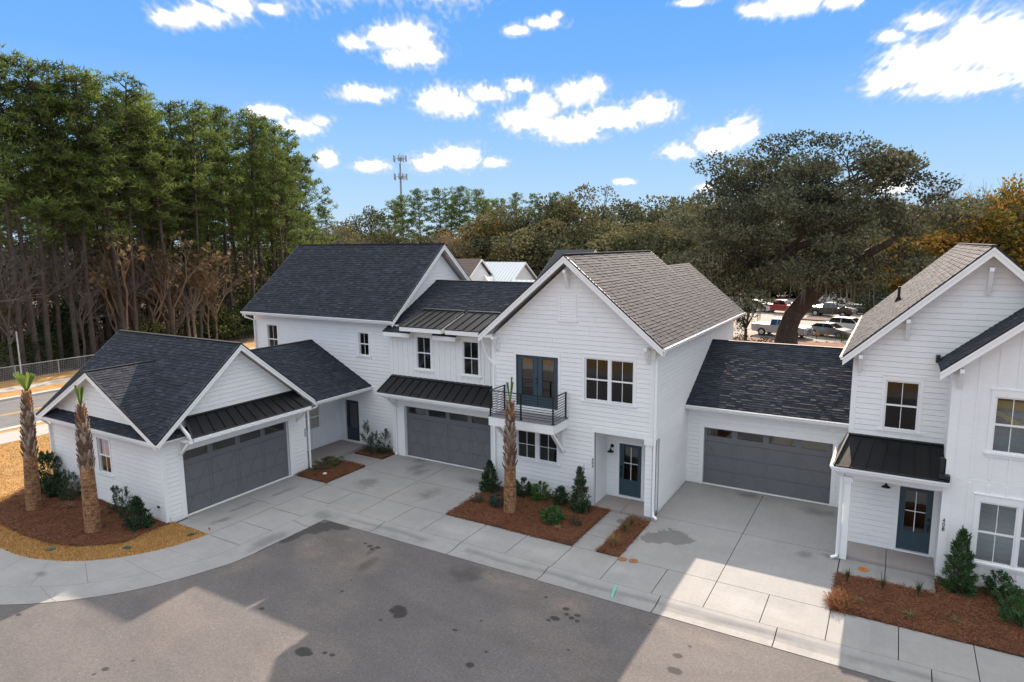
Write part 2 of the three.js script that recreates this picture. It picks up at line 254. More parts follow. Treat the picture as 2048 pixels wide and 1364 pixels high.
  const smudge = texture(512, 512, (x, y) => { const n = fbm(x / 70, y / 70, 5); return 0.25 + 0.4 * n; }, false, 1 / 2.5, 1 / 2.5);
  M.metalRoof = new THREE.MeshPhysicalMaterial({ color: lin(0.008, 0.008, 0.009), roughnessMap: smudge, roughness: 1, specularIntensity: 0.38 });
  M.bark = std({ map: texture(256, 512, (x, y) => { const n = fbm(x / 10, y / 40, 4), m = fbm(x / 40 + 3, y / 90, 3), a = (0.35 + n) * (.6 + .7 * m); return [0.075 * a, 0.056 * a, 0.045 * a]; }, true, 1 / 1.2, 1 / 2.4), roughness: 0.95 });
  M.vine = std({ color: lin(0.14, 0.095, 0.065), roughness: 0.95 });
  { const pb = texture(256, 512, (x, y) => { const ring = fbm(x / 50, y / 11, 3), n = fbm(x / 9, y / 14 + 40, 4), a = 0.1 + 1.5 * Math.pow(ring, 1.6) + 1.5 * Math.pow(n, 2.2); return [0.24 * a, 0.125 * a, 0.058 * a]; }, true, 1 / 1.0, 1 / 2.0); M.palmBark = std({ map: pb, bumpMap: pb, bumpScale: 0.05, roughness: 0.95 }); }
  const panelGrain = texture(512, 512, (x, y) => { const n = fbm(x / 4, y / 120, 4), g = fine[(y * 521 + x) & 1048575]; return 0.78 + 0.16 * n + 0.12 * g; }, true, 1 / 0.8, 1 / 0.8);
  M.garage = std({ map: panelGrain, color: lin(0.148, 0.149, 0.155), roughness: 0.55 });
  M.garageDark = std({ color: lin(0.055, 0.058, 0.066), roughness: 0.7 });
  M.teal = std({ map: panelGrain, color: lin(0.036, 0.07, 0.092), roughness: 0.42 });
  M.tealDark = std({ map: panelGrain, color: lin(0.03, 0.042, 0.062), roughness: 0.42 });
  M.render = std({ map: grain, color: lin(0.6, 0.6, 0.58), roughness: 0.8 });
}
M.black = std({ color: lin(0.012, 0.012, 0.014), roughness: 0.45, metalness: 0.3 });
M.drip = std({ color: lin(0.012, 0.012, 0.014), roughness: 0.5 });
M.glass = new THREE.MeshPhysicalMaterial({ color: lin(0.86, 0.9, 0.9), transmission: 1, thickness: 0, roughness: 0.03, ior: 1.48 });
M.doorGlass = new THREE.MeshPhysicalMaterial({ color: lin(0.8, 0.82, 0.82), transmission: 1, thickness: 0, roughness: 0.03, ior: 2.0 });
M.interior = std({ color: lin(0.2, 0.19, 0.18), roughness: 0.9 });  // white room walls greyed, their shade put into the colour
M.interiorFloor = std({ color: lin(0.16, 0.11, 0.075), roughness: 0.6 });
M.lumber = std({ color: lin(0.6, 0.48, 0.26), roughness: 0.8 });
M.blind = std({ color: lin(0.62, 0.48, 0.52), roughness: 0.9 });
M.deckGrey = std({ color: lin(0.22, 0.21, 0.225), roughness: 0.75 });
M.rust = std({ color: lin(0.26, 0.115, 0.055), roughness: 0.9 });
M.number = std({ color: lin(0.015, 0.015, 0.015), roughness: 0.5 });
M.white = std({ color: lin(0.82, 0.82, 0.81), roughness: 0.45 });

// ---------------------------------------------------------------- house parts
const pieces = []; // boards and shingles waiting to be parented: { house, parent, kind, mb, size }
function piece(house, parent, kind, plural, mat, mb, mid, area) { const d = len(sub(mid, EYE)); pieces.push({ house, parent, kind, plural, mat, mb, size: area / (d * d) }); }
function flushPieces(limit = 290) {
  const by = new Map();
  for (const p of pieces) { const k = p.house.uuid + p.kind; if (!by.has(k)) by.set(k, []); by.get(k).push(p); }
  for (const list of by.values()) {
    list.sort((a, b) => b.size - a.size);
    const rest = new Map();
    list.forEach((p, i) => { if (i < limit) p.mb.build(p.kind, p.mat, p.parent); else { if (!rest.has(p.parent)) rest.set(p.parent, { mb: new MB(), p }); const m = rest.get(p.parent).mb; for (const v of p.mb.p) m.p.push(v); for (const v of p.mb.n) m.n.push(v); for (const v of p.mb.c) m.c.push(v); } });
    for (const [parent, { mb, p }] of rest) mb.build(p.plural, p.mat, parent).userData.kind = 'stuff';
  }
  pieces.length = 0;
}
const rectPoly = (u0, u1, v0, v1) => [[u0, v0], [u1, v0], [u1, v1], [u0, v1]];
function rangeAt(poly, t, axis = 1) { // convex polygon: range of the other coordinate where coordinate[axis] == t
  let lo = Infinity, hi = -Infinity; const o = 1 - axis;
  for (let i = 0; i < poly.length; i++) { const a = poly[i], b = poly[(i + 1) % poly.length]; const d0 = a[axis] - t, d1 = b[axis] - t; if (d0 === 0) { lo = Math.min(lo, a[o]); hi = Math.max(hi, a[o]); } if (d0 * d1 < 0) { const s = d0 / (d0 - d1), x = a[o] + (b[o] - a[o]) * s; lo = Math.min(lo, x); hi = Math.max(hi, x); } }
  return lo < hi ? [lo, hi] : null;
}
const EXPO = 0.178;
let sidingSeed = 100; const SID = [M.siding, M.siding.clone(), M.siding.clone()]; SID[1].color = lin(0.815, 0.812, 0.80); SID[2].color = lin(0.84, 0.833, 0.815);
// a wall: backing plate with openings, lap boards or battens in front. poly convex; holes = [u0, u1, v0, v1]
function wall(house, P, poly, holes = [], style = 'lap', opt = {}) {
  const vb = Math.min(...poly.map(q => q[1])), hole = e => holes.map(h => rectPoly(h[0] - e, h[1] + e, Math.max(h[2] - e, vb + 0.005), h[3] + e)); const m = new MB(); m.plate(P, poly, hole(0.004), -0.08, 0); const w = m.build('wall', style === 'plain' ? M.render : M.siding, house);
  new MB().plate(P, poly, hole(0.006), -0.16, -0.081).build('inner_wall', M.interior, w);  // grey lining added so the rooms behind the glass stay dark
  const v0 = Math.min(...poly.map(q => q[1])), v1 = Math.max(...poly.map(q => q[1])); const r = rng(sidingSeed++);
  if (style === 'lap') {
    for (let v = v0 + (opt.skirt ?? 0.0), row = 0; v < v1 - 0.02; v += EXPO, row++) {
      const top = Math.min(v1, v + EXPO) - 0.011, cuts = [v, top];
      for (const h of holes) for (const e of [h[2], h[3]]) if (e > v + 0.02 && e < top - 0.005) cuts.push(e);
      cuts.sort((a, b) => a - b);
      for (let k = 0; k < cuts.length - 1; k++) {
        const a = cuts[k], b = cuts[k + 1], mid = (a + b) / 2, ra = rangeAt(poly, a + 1e-4), rb = rangeAt(poly, b - 1e-4); if (!ra || !rb) continue;
        let spans = [[ra[0], ra[1], rb[0], rb[1]]];
        for (const h of holes) if (mid > h[2] && mid < h[3]) { const out = []; for (const s of spans) { const lo = Math.min(s[0], s[2]), hi = Math.max(s[1], s[3]); if (h[1] <= lo || h[0] >= hi) { out.push(s); continue; } if (h[0] > lo + 0.01) out.push([s[0], Math.min(h[0], s[1]), s[2], Math.min(h[0], s[3])]); if (h[1] < hi - 0.01) out.push([Math.max(h[1], s[0]), s[1], Math.max(h[1], s[2]), s[3]]); } spans = out; }
        for (const s of spans) {
          const L = Math.max(s[1] - s[0], s[3] - s[2]); if (L < 0.03) continue;
          const js = []; let u = Math.min(s[0], s[2]) + 0.8 + ((row * 1.37 + r() * 0.9) % 3.0); while (u < Math.max(s[1], s[3]) - 0.7) { js.push(u); u += 3.66; }
          const bnd = [null, ...js, null], f0 = (a - v) / EXPO, f1 = (b - v) / EXPO, na = lerp(0.027, 0.015, f0), nb = lerp(0.027, 0.015, f1);
          for (let i = 0; i < bnd.length - 1; i++) {
            const l0 = bnd[i] === null ? s[0] : Math.max(s[0], bnd[i] + 0.0015), l1 = bnd[i] === null ? s[2] : Math.max(s[2], bnd[i] + 0.0015), r0 = bnd[i + 1] === null ? s[1] : Math.min(s[1], bnd[i + 1] - 0.0015), r1 = bnd[i + 1] === null ? s[3] : Math.min(s[3], bnd[i + 1] - 0.0015);
            if (r0 - l0 < 0.01 && r1 - l1 < 0.01) continue;
            const e = (r() - 0.5) * 0.0012; const q = new MB();
            q.hexa([P(l0, a, 0.001), P(r0, a, 0.001), P(r1, b, 0.001), P(l1, b, 0.001), P(l0, a, na + e), P(r0, a, na + e), P(r1, b, nb + e), P(l1, b, nb + e)]);
            piece(house, w, 'siding_board', 'siding_boards', SID[Math.floor(r() * 3)], q, P((l0 + r0) / 2, mid, 0), (r0 - l0) * (b - a));
          }
        }
      }
    }
  } else if (style === 'batten') {
    const u0 = Math.min(...poly.map(q => q[0])), u1 = Math.max(...poly.map(q => q[0])), step = opt.step || 0.406;
    const rails = opt.rails || []; // heights of horizontal trim
    for (let u = u0 + (opt.phase ?? 0.2); u < u1 - 0.02; u += step) {
      const rg = rangeAt(poly, u, 0); if (!rg) continue; let spans = [rg];
      for (const h of [...holes.map(h => [h[0] - 0.11, h[1] + 0.11, h[2] - 0.1, h[3] + 0.2]), ...rails.map(y => [u0, u1, y - 0.07, y + 0.07])]) if (u > h[0] && u < h[1]) { const out = []; for (const s of spans) { if (h[3] <= s[0] || h[2] >= s[1]) { out.push(s); continue; } if (h[2] > s[0]) out.push([s[0], h[2]]); if (h[3] < s[1]) out.push([h[3], s[1]]); } spans = out; }
      for (const s of spans) if (s[1] - s[0] > 0.08) new MB().fbox(P, u - 0.032, u + 0.032, s[0] + 0.01, s[1] - 0.01, 0, 0.02).build('batten', M.trim, w);
    }
    for (const y of rails) new MB().fbox(P, u0 + 0.02, u1 - 0.02, y - 0.006, y + 0.006, 0, 0.006).build('seam_strip', M.trim, w);
  }
  return w;
}
function trimBoard(house, P, u0, u1, v0, v1, n1 = 0.03, name = 'corner_board') { return new MB().fbox(P, u0, u1, v0, v1, -0.002, n1).build(name, M.trim, house); }
// double-hung or fixed window in the hole [u0,u1]x[v0,v1]
function windowUnit(house, P, u0, u1, v0, v1, o = {}) {
  const g = new THREE.Group(); g.name = 'window'; house.add(g);
  const c = o.casing ?? 0.1, l = o.left ?? c, r = o.right ?? c, head = o.head ?? 0.16;
  const t = new MB(); if (l) t.fbox(P, u0 - l, u0, v0, v1, 0, 0.034); if (r) t.fbox(P, u1, u1 + r, v0, v1, 0, 0.034);
  t.fbox(P, u0 - l, u1 + r, v1, v1 + head, 0, 0.034); t.fbox(P, u0 - l - (l > 0.06 ? 0.03 : 0), u1 + r + (r > 0.06 ? 0.03 : 0), v1 + head, v1 + head + 0.025, 0, 0.05);
  t.build('casing', M.trim, g);
  if (o.sill !== false) new MB().fbox(P, u0 - l - (l > 0.06 ? 0.05 : 0), u1 + r + (r > 0.06 ? 0.05 : 0), v0 - 0.06, v0, 0, 0.065).fbox(P, u0 - l, u1 + r, v0 - 0.14, v0 - 0.06, 0, 0.03).build('sill', M.trim, g);
  const f = new MB(), w = 0.045, n0 = -0.08, n1 = 0.005;
  f.fbox(P, u0, u0 + w, v0, v1, n0, n1).fbox(P, u1 - w, u1, v0, v1, n0, n1).fbox(P, u0 + w, u1 - w, v1 - w, v1, n0, n1).fbox(P, u0 + w, u1 - w, v0, v0 + w, n0, n1);
  f.build('frame', M.white, g);
  const vm = o.single ? null : (v0 + v1) / 2, a0 = u0 + w, a1 = u1 - w;
  if (vm) new MB().fbox(P, a0, a1, vm - 0.026, vm + 0.026, -0.075, -0.012).build('meeting_rail', M.white, g);
  const cells = vm ? [[v0 + w, vm - 0.026, -0.055], [vm + 0.026, v1 - w, -0.035]] : [[v0 + w, v1 - w, -0.04]];
  for (const [b0, b1, n] of cells) {
    new MB().quad(P(a0, b0, n), P(a1, b0, n), P(a1, b1, n), P(a0, b1, n)).build('pane', M.glass, g);
    if (o.muntin !== false) new MB().fbox(P, (a0 + a1) / 2 - 0.009, (a0 + a1) / 2 + 0.009, b0, b1, n - 0.012, n + 0.008).build('muntin', M.white, g);
  }
  if (o.crossbar) new MB().fbox(P, a0, a1, (v0 + v1) / 2 - 0.009, (v0 + v1) / 2 + 0.009, -0.052, -0.031).build('muntin', M.white, g);
  return g;
}
// entry door slab with a glazed upper part
function entryDoor(house, P, u0, u1, v0, v1, o = {}) {
  const g = new THREE.Group(); g.name = 'front_door'; house.add(g); const mat = o.mat || M.teal;
  const w = u1 - u0, s = o.stile ?? w * 0.19, g0 = v0 + (o.low ?? 0.72), g1 = v1 - (o.top ?? 0.15), A = u0 + s, B = u1 - s;
  const d = new MB(), n0 = -0.09, n1 = -0.045;
  d.fbox(P, u0, A, v0, v1, n0, n1).fbox(P, B, u1, v0, v1, n0, n1).fbox(P, A, B, v0, g0, n0, n1).fbox(P, A, B, g1, v1, n0, n1); d.build('door_slab', mat, g);
  if (!o.plainLow) new MB().fbox(P, A + 0.02, B - 0.02, v0 + 0.17, g0 - 0.13, n1, n1 + 0.012).build('door_panel', mat, g);
  new MB().fbox(P, A - 0.03, B + 0.03, g0 - 0.03, g0, n1, n1 + 0.015).fbox(P, A - 0.03, B + 0.03, g1, g1 + 0.03, n1, n1 + 0.015).fbox(P, A - 0.03, A, g0, g1, n1, n1 + 0.015).fbox(P, B, B + 0.03, g0, g1, n1, n1 + 0.015).build('glazing_bead', mat, g);
  new MB().quad(P(A, g0, -0.07), P(B, g0, -0.07), P(B, g1, -0.07), P(A, g1, -0.07)).build('pane', M.doorGlass, g);
  if (o.cross) { const h = g0 + (g1 - g0) * 0.5; new MB().fbox(P, (A + B) / 2 - 0.011, (A + B) / 2 + 0.011, g0, g1, -0.08, -0.055).build('muntin', M.white, g); new MB().fbox(P, A, B, h - 0.011, h + 0.011, -0.081, -0.056).build('muntin', M.white, g); }
  if (o.handle) { const hu = o.handle > 0 ? u1 - 0.075 : u0 + 0.075; new MB().fbox(P, hu - 0.04, hu + 0.04, v0 + 1.08, v0 + 1.2, n1, n1 + 0.03).build('deadbolt', M.black, g); const h = new MB().fbox(P, hu - 0.022, hu + 0.022, v0 + 0.72, v0 + 1.0, n1, n1 + 0.02); h.fbox(P, hu - 0.012, hu + 0.012, v0 + 0.78, v0 + 0.94, n1 + 0.03, n1 + 0.055); h.fbox(P, hu - 0.012, hu + 0.012, v0 + 0.75, v0 + 0.78, n1, n1 + 0.055).fbox(P, hu - 0.012, hu + 0.012, v0 + 0.94, v0 + 0.97, n1, n1 + 0.055); h.build('handle', M.black, g); }
  return g;
}
function doorCasing(house, P, u0, u1, v0, v1, c = 0.1) { new MB().fbox(P, u0 - c, u0, v0, v1, -0.1, 0.034).fbox(P, u1, u1 + c, v0, v1, -0.1, 0.034).fbox(P, u0 - c, u1 + c, v1, v1 + 0.12, -0.1, 0.036).build('door_casing', M.trim, house); new MB().fbox(P, u0 - 0.02, u1 + 0.02, v0 - 0.07, v0, -0.1, 0.05).build('threshold', M.trim, house); }
// sectional garage door with carriage pattern, four glazed openings in the top section
function garageDoor(house, P, u0, u1, v0, v1) {
  const g = new THREE.Group(); g.name = 'garage_door'; house.add(g); const H = (v1 - v0) / 4, W = (u1 - u0) / 4;
  for (let k = 0; k < 3; k++) {
    const s = new MB().fbox(P, u0, u1, v0 + k * H + 0.006, v0 + (k + 1) * H - 0.006, -0.045, 0).build('door_section', M.garage, g);
    for (let c = 0; c < 4; c++) for (const e of [[0.03, 0.1], [W - 0.1, W - 0.03]]) new MB().fbox(P, u0 + c * W + e[0], u0 + c * W + e[1], v0 + k * H + 0.012, v0 + (k + 1) * H - 0.012, 0, 0.015).build('stile', M.garage, s);
    new MB().fbox(P, u0 + 0.01, u1 - 0.01, v0 + k * H + 0.006, v0 + k * H + 0.05, 0, 0.011).build('rail', M.garage, s);
  }
  for (let c = 0; c < 4; c++) { // diagonal braces across the three lower sections, cut at the section joints
    const a0 = u0 + c * W + 0.11, a1 = u0 + (c + 1) * W - 0.11, b0 = v0 + 0.06, b1 = v0 + 3 * H - 0.06, w = 0.06;
    const sec = y => clamp(Math.floor((y - v0) / H), 0, 2);
    for (const dir of [1, -1]) for (let k = 0; k < 3; k++) {
      const y0 = Math.max(b0, v0 + k * H + 0.055), y1 = Math.min(b1, v0 + (k + 1) * H - 0.012), f = y => { const t = (y - b0) / (b1 - b0); return dir > 0 ? lerp(a0, a1, t) : lerp(a1, a0, t); };
      new MB().prism(P, [[f(y0) - w / 2, y0], [f(y0) + w / 2, y0], [f(y1) + w / 2, y1], [f(y1) - w / 2, y1]], 0, dir > 0 ? 0.014 : 0.0125).build('brace', M.garage, g);
    }
  }
  const y0 = v0 + 3 * H + 0.006, y1 = v1, holes = []; for (let c = 0; c < 4; c++) holes.push([u0 + c * W + 0.11, u0 + (c + 1) * W - 0.11, y0 + 0.23, y1 - 0.07]);
  const t = new MB().plate(P, rectPoly(u0, u1, y0, y1), holes.map(h => rectPoly(...h)), -0.045, 0).build('door_section', M.garage, g);
  for (const h of holes) new MB().quad(P(h[0], h[2], -0.03), P(h[1], h[2], -0.03), P(h[1], h[3], -0.03), P(h[0], h[3], -0.03)).build('pane', M.doorGlass, t);
  return g;
}
// a roof slope: eave from a to b, rising along up for length L; poly in (s, t)
let roofSeed = 900;
function slope(house, roof, a, b, up, poly, o = {}) {
  const e = norm(sub(b, a)), u = norm(up), n = norm(cross(e, u)), P = (s, t, k) => add(add(add(a, mul(e, s)), mul(u, t)), mul(n, k));
  new MB().prism(P, poly, -0.035, 0).build('roof_deck', M.drip, roof);
  if (o.soffit !== false) new MB().prism(P, poly, o.soffitDeep ?? -0.12, -0.037).build('soffit', M.soffit, roof);
  const r = rng(roofSeed++), EX = 0.146, tmax = Math.max(...poly.map(q => q[1])), tmin = Math.min(...poly.map(q => q[1]));
  for (let t = tmin, row = 0; t < tmax - 0.03; t += EX, row++) {
    const t1 = Math.min(tmax, t + EX + 0.02), rg = rangeAt(poly, Math.min(t + EX * 0.5, tmax - 0.01)); if (!rg) continue;
    let s = rg[0] - r() * 0.2;
    while (s < rg[1] - 0.004) {
      const w = 0.14 + r() * 0.2, s0 = Math.max(rg[0], s), s1 = Math.min(rg[1], s + w - 0.004); s += w; if (s1 - s0 < 0.02) continue;
      const lift = r() < 0.5 ? 0.026 : 0.015, k = new MB(), b0 = 0.028 + 0.036 * r() * r() + (lift > .02 ? .003 : 0);
      k.col = [b0 * 0.88, b0 * 1.0, b0 * 1.36];
      const q = [P(s0, t, 0.001), P(s1, t, 0.001), P(s1, t1, 0.001), P(s0, t1, 0.001), P(s0, t, lift), P(s1, t, lift), P(s1, t1, 0.004), P(s0, t1, 0.004)];
      k.quad(q[4], q[5], q[6], q[7]).quad(q[0], q[1], q[5], q[4]).tri(q[0], q[4], q[7]).tri(q[5], q[1], q[6]);
      piece(house, roof, 'shingle', 'shingles', M.shingle, k, P((s0 + s1) / 2, t, 0), (s1 - s0) * EX);
    }
  }
  return P;
}
function bar(mb, p0, p1, w, h, upv = [0, 1, 0]) { const d = norm(sub(p1, p0)), s = norm(cross(d, upv)), t = cross(s, d), L = len(sub(p1, p0)); return mb.fbox((u, v, n) => add(add(add(p0, mul(d, u)), mul(t, v)), mul(s, n)), 0, L, -h / 2, h / 2, -w / 2, w / 2); }
// rake board along a gable edge between two points (top line), hanging down; out = outward horizontal direction
function rake(house, p0, p1, out, h = 0.22) {
  const lo = add(p0, [0, 0, 0]), P = (s, v, n) => add(add(add(p0, mul(sub(p1, p0), s)), [0, v, 0]), mul(out, n));
  const b = new MB(); const flip = dot(cross(sub(p1, p0), [0, 1, 0]), out) < 0; const Q = flip ? (s, v, n) => P(1 - s, v, n) : P;
  b.fbox(Q, 0, 1, -h - 0.05, -0.05, -0.03, 0.004); b.build('rake_board', M.trim, house);
  new MB().fbox(Q, 0, 1, -0.05, 0.022, -0.06, 0.014).build('drip_edge', M.drip, house);
  new MB().fbox(Q, 0, 1, -h * 0.55, -0.05, 0.004, 0.02).build('rake_trim', M.trim, house);
}
function gutter(house, p0, p1, out) { // top outer line a little below the shingle edge; p = points on the fascia
  const P = (s, v, n) => add(add(add(p0, mul(sub(p1, p0), s)), [0, v, 0]), mul(out, n)); const flip = dot(cross(sub(p1, p0), [0, 1, 0]), out) < 0; const Q = flip ? (s, v, n) => P(1 - s, v, n) : P;
  new MB().fbox(Q, 0, 1, -0.19, -0.015, -0.03, -0.001).build('fascia_board', M.trim, house);
  const g = new MB(); g.fbox(Q, 0, 1, -0.12, -0.113, 0, 0.08); g.fbox(Q, 0, 1, -0.113, -0.02, 0, 0.006);
  const prof = [[0.074, -0.12], [0.082, -0.075], [0.112, -0.05], [0.115, -0.01], [0.108, -0.008], [0.104, -0.046], [0.075, -0.07], [0.068, -0.113]];
  for (let i = 0; i < prof.length; i++) { const a = prof[i], b = prof[(i + 1) % prof.length]; g.quad(Q(0, a[1], a[0]), Q(1, a[1], a[0]), Q(1, b[1], b[0]), Q(0, b[1], b[0])); }
  for (const s of [0, 1]) { const E = prof.slice(0, 4).map(q => Q(s, q[1], q[0])); const z = [Q(s, -0.12, 0), ...E, Q(s, -0.01, 0)]; for (let i = 1; i < z.length - 1; i++) g.tri(z[0], z[i], z[i + 1]); }
  g.build('gutter', M.white, house);
}
function downspout(house, path, r = 0.052) { new MB().tube(path, r, 4, true).build('downspout', M.white, house); }
function bracket(house, P, u, v, d, h) { // knee brace on a wall at (u, top v), reaching out d, dropping h
  const m = new MB(), w = 0.055; m.fbox(P, u - w, u + w, v - h, v, 0.02, 0.1); m.fbox(P, u - w, u + w, v - 0.11, v, 0.1, d);
  m.hexa([P(u - w + .004, v - h + 0.05, 0.1), P(u + w - .004, v - h + 0.05, 0.1), P(u + w - .004, v - 0.112, d - 0.17), P(u - w + .004, v - 0.112, d - 0.17), P(u - w + .004, v - h - 0.06, 0.1), P(u + w - .004, v - h - 0.06, 0.1), P(u + w - .004, v - 0.112, d - 0.05), P(u - w + .004, v - 0.112, d - 0.05)].map((q, i, a) => a[[0, 1, 2, 3, 4, 5, 6, 7][i]]));
  m.build('bracket', M.trim, house);
}
// standing seam roof from the top line a0-a1 to the bottom line b0-b1
function seamRoof(house, name, a0, a1, b0, b1, count, mat = M.metalRoof) {
  const g = new THREE.Group(); g.name = name; house.add(g); const n = norm(cross(sub(b1, b0), sub(a0, b0))), L = (p, q, t) => add(p, mul(sub(q, p), t));
  for (let k = 0; k < count; k++) {
    const s = k / count, e = (k + 1) / count, q = [L(b0, b1, s), L(b0, b1, e), L(a0, a1, e), L(a0, a1, s)], m = new MB();
    m.hexa([...q.map(p => add(p, mul(n, -0.03))), ...q]); m.build('metal_panel', mat, g);
    if (k) bar(new MB(), add(L(b0, b1, s), mul(n, 0.018)), add(L(a0, a1, s), mul(n, 0.018)), 0.022, 0.036, n).build('seam', mat, g);
  }
  bar(new MB(), add(b0, mul(n, -0.004)), add(b1, mul(n, -0.004)), 0.03, 0.05, n).build('edge_trim', M.drip, g);
  bar(new MB(), add(a0, mul(n, 0.02)), add(a1, mul(n, 0.02)), 0.1, 0.05, n).build('flashing', M.drip, g);
  for (const [p, q] of [[b0, a0], [b1, a1]]) bar(new MB(), add(p, mul(n, 0.008)), add(q, mul(n, 0.008)), 0.045, 0.05, n).build('edge_trim', M.drip, g);
  return g;
}
const FONT_STROKES = { '4': [[[.62, 0], [.62, 1], [.02, .3], [.85, .3]]], '0': [[[.42, 0], [.15, .08], [.03, .35], [.03, .65], [.15, .92], [.42, 1], [.69, .92], [.81, .65], [.81, .35], [.69, .08], [.42, 0]]], '8': [[[.42, .53], [.14, .6], [.08, .78], [.18, .95], [.42, 1], [.66, .95], [.76, .78], [.7, .6], [.42, .53], [.1, .42], [.02, .23], [.14, .05], [.42, 0], [.7, .05], [.82, .23], [.74, .42], [.42, .53]]] };
function houseNumber(house, P, u, vTop, text, h = 0.105) {
  const g = new THREE.Group(); g.name = 'house_number'; house.add(g);
  [...text].forEach((ch, i) => { const m = new MB(), y = vTop - i * h * 1.28 - h; for (const st of FONT_STROKES[ch]) for (let k = 0; k < st.length - 1; k++) { const [x0, y0] = st[k], [x1, y1] = st[k + 1], a = [u + (x0 - .42) * h * .62, y + y0 * h], b = [u + (x1 - .42) * h * .62, y + y1 * h], dx = b[0] - a[0], dy = b[1] - a[1], l = Math.hypot(dx, dy), w = h * 0.07, nx = -dy / l * w, ny = dx / l * w, ex = dx / l * w * .8, ey = dy / l * w * .8; m.prism(P, [[a[0] - nx - ex, a[1] - ny - ey], [b[0] - nx + ex, b[1] - ny + ey], [b[0] + nx + ex, b[1] + ny + ey], [a[0] + nx - ex, a[1] + ny - ey]].map(q => q), 0.03, 0.042 + k * 0.0003); } m.build('digit', M.number, g); });
}
function wallLight(house, P, u, v) {
  const g = new THREE.Group(); g.name = 'wall_light'; house.add(g);
  const c = (du, dv, n) => P(u + du, v + dv, n);
  new MB().tube([c(0, 0, 0), c(0, 0, 0.03)], 0.075, 14).build('back_plate', M.black, g);
  new MB().tube([c(0, 0, 0.03), c(0, 0.02, 0.1), c(0, 0.02, 0.16), c(0, -0.03, 0.2), c(0, -0.1, 0.2)], 0.014, 8).build('arm', M.black, g);
  new MB().tube([c(0, -0.08, 0.2), c(0, -0.13, 0.2), c(0, -0.16, 0.2), c(0, -0.19, 0.2), c(0, -0.2, 0.2)], [0.03, 0.045, 0.09, 0.13, 0.135], 18).build('shade', M.black, g);
}
// ---------------------------------------------------------------- the setting: ground, court, walks, road
const flat = (poly, y, holes = []) => { const m = new MB(); const s = poly.map(q => new THREE.Vector2(q[0], -q[1])), hs = holes.map(h => h.map(q => new THREE.Vector2(q[0], -q[1]))); if (THREE.ShapeUtils.isClockWise(s)) s.reverse(); for (const h of hs) if (!THREE.ShapeUtils.isClockWise(h)) h.reverse(); const all = [...s, ...hs.flat()]; for (const [i, j, k] of THREE.ShapeUtils.triangulateShape(s, hs)) m.tri([all[i].x, y, -all[i].y], [all[j].x, y, -all[j].y], [all[k].x, y, -all[k].y]); return m; };
const up = (u, v, n) => [u, n, -v]; // plan frame: u = x, v = -z, n = height
const slab = (poly, y0, y1) => { let p = poly.map(q => [q[0], -q[1]]); let A = 0; for (let i = 0; i < p.length; i++) { const a = p[i], b = p[(i + 1) % p.length]; A += a[0] * b[1] - b[0] * a[1]; } if (A < 0) p.reverse(); return new MB().plate(up, p, [], y0, y1); };
const curve = (pts, n) => { const c = new THREE.CatmullRomCurve3(pts.map(q => new THREE.Vector3(q[0], 0, q[1])), false, 'centripetal'); return c.getPoints(n).map(q => [q.x, q.z]); };
structure('ground', flat([[-900, 500], [900, 500], [900, -1600], [-900, -1600]], -0.2).geo(), M.forestFloor, 'brown leaf-strewn ground spreading under the woods to the horizon', 'ground');
// curves of the corner: kerb back, kerb front (asphalt edge), walk back
const kbCurve = curve([[-18.75, -13.4], [-18.82, -12.45], [-19.16, -11.58], [-19.98, -10.19], [-21.1, -9.0], [-22.5, -8.1], [-24.2, -7.4], [-26.5, -6.9], [-29.5, -6.7]], 40);
const kfCurve = curve([[-17.92, -13.4], [-17.97, -12.6], [-18.22, -11.8], [-18.62, -10.79], [-19.32, -9.62], [-20.47, -8.4], [-21.75, -7.5], [-23.6, -6.6], [-26.2, -6.05], [-29.5, -5.85]], 40);
const wbCurve = curve([[-20.45, -13.4], [-20.68, -12.22], [-21.24, -11.14], [-22.05, -10.27], [-23.2, -9.62], [-24.36, -9.29], [-25.76, -9.2], [-29.5, -9.2]], 40);
// asphalt court
structure('court_asphalt', flat([[14, -16.42], [-17.9, -16.42], [-17.9, -13.4], ...kfCurve, [-39.6, -5.85], [-39.6, 1.2], [14, 1.2]], -0.06).geo(), M.asphalt, 'grey asphalt of the court with stains and sunlit patches', 'asphalt court');
// kerb: sections with joints, dished towards the asphalt
const kerb = new THREE.Group(); kerb.name = 'kerb'; kerb.userData = { kind: 'structure', label: 'concrete rolled kerb around the court', category: 'kerb' }; scene.add(kerb);
function kerbPiece(back, front) { // matching polylines
  const m = new MB(), Y = [0.0, -0.012, -0.05, -0.072, -0.05], T = [0, 0.2, 0.42, 0.62, 1];
  for (let i = 0; i < back.length - 1; i++) for (let k = 0; k < T.length - 1; k++) { const q = (j, t, y) => [lerp(back[j][0], front[j][0], t), y, lerp(back[j][1], front[j][1], t)]; const a = q(i, T[k], Y[k]), b = q(i, T[k + 1], Y[k + 1]), c = q(i + 1, T[k + 1], Y[k + 1]), d = q(i + 1, T[k], Y[k]); const nrm = cross(sub(b, a), sub(d, a)); if (nrm[1] > 0) m.quad(a, b, c, d); else m.quad(d, c, b, a); }
  return mesh('kerb_section', m.geo(), M.concrete, kerb);
}
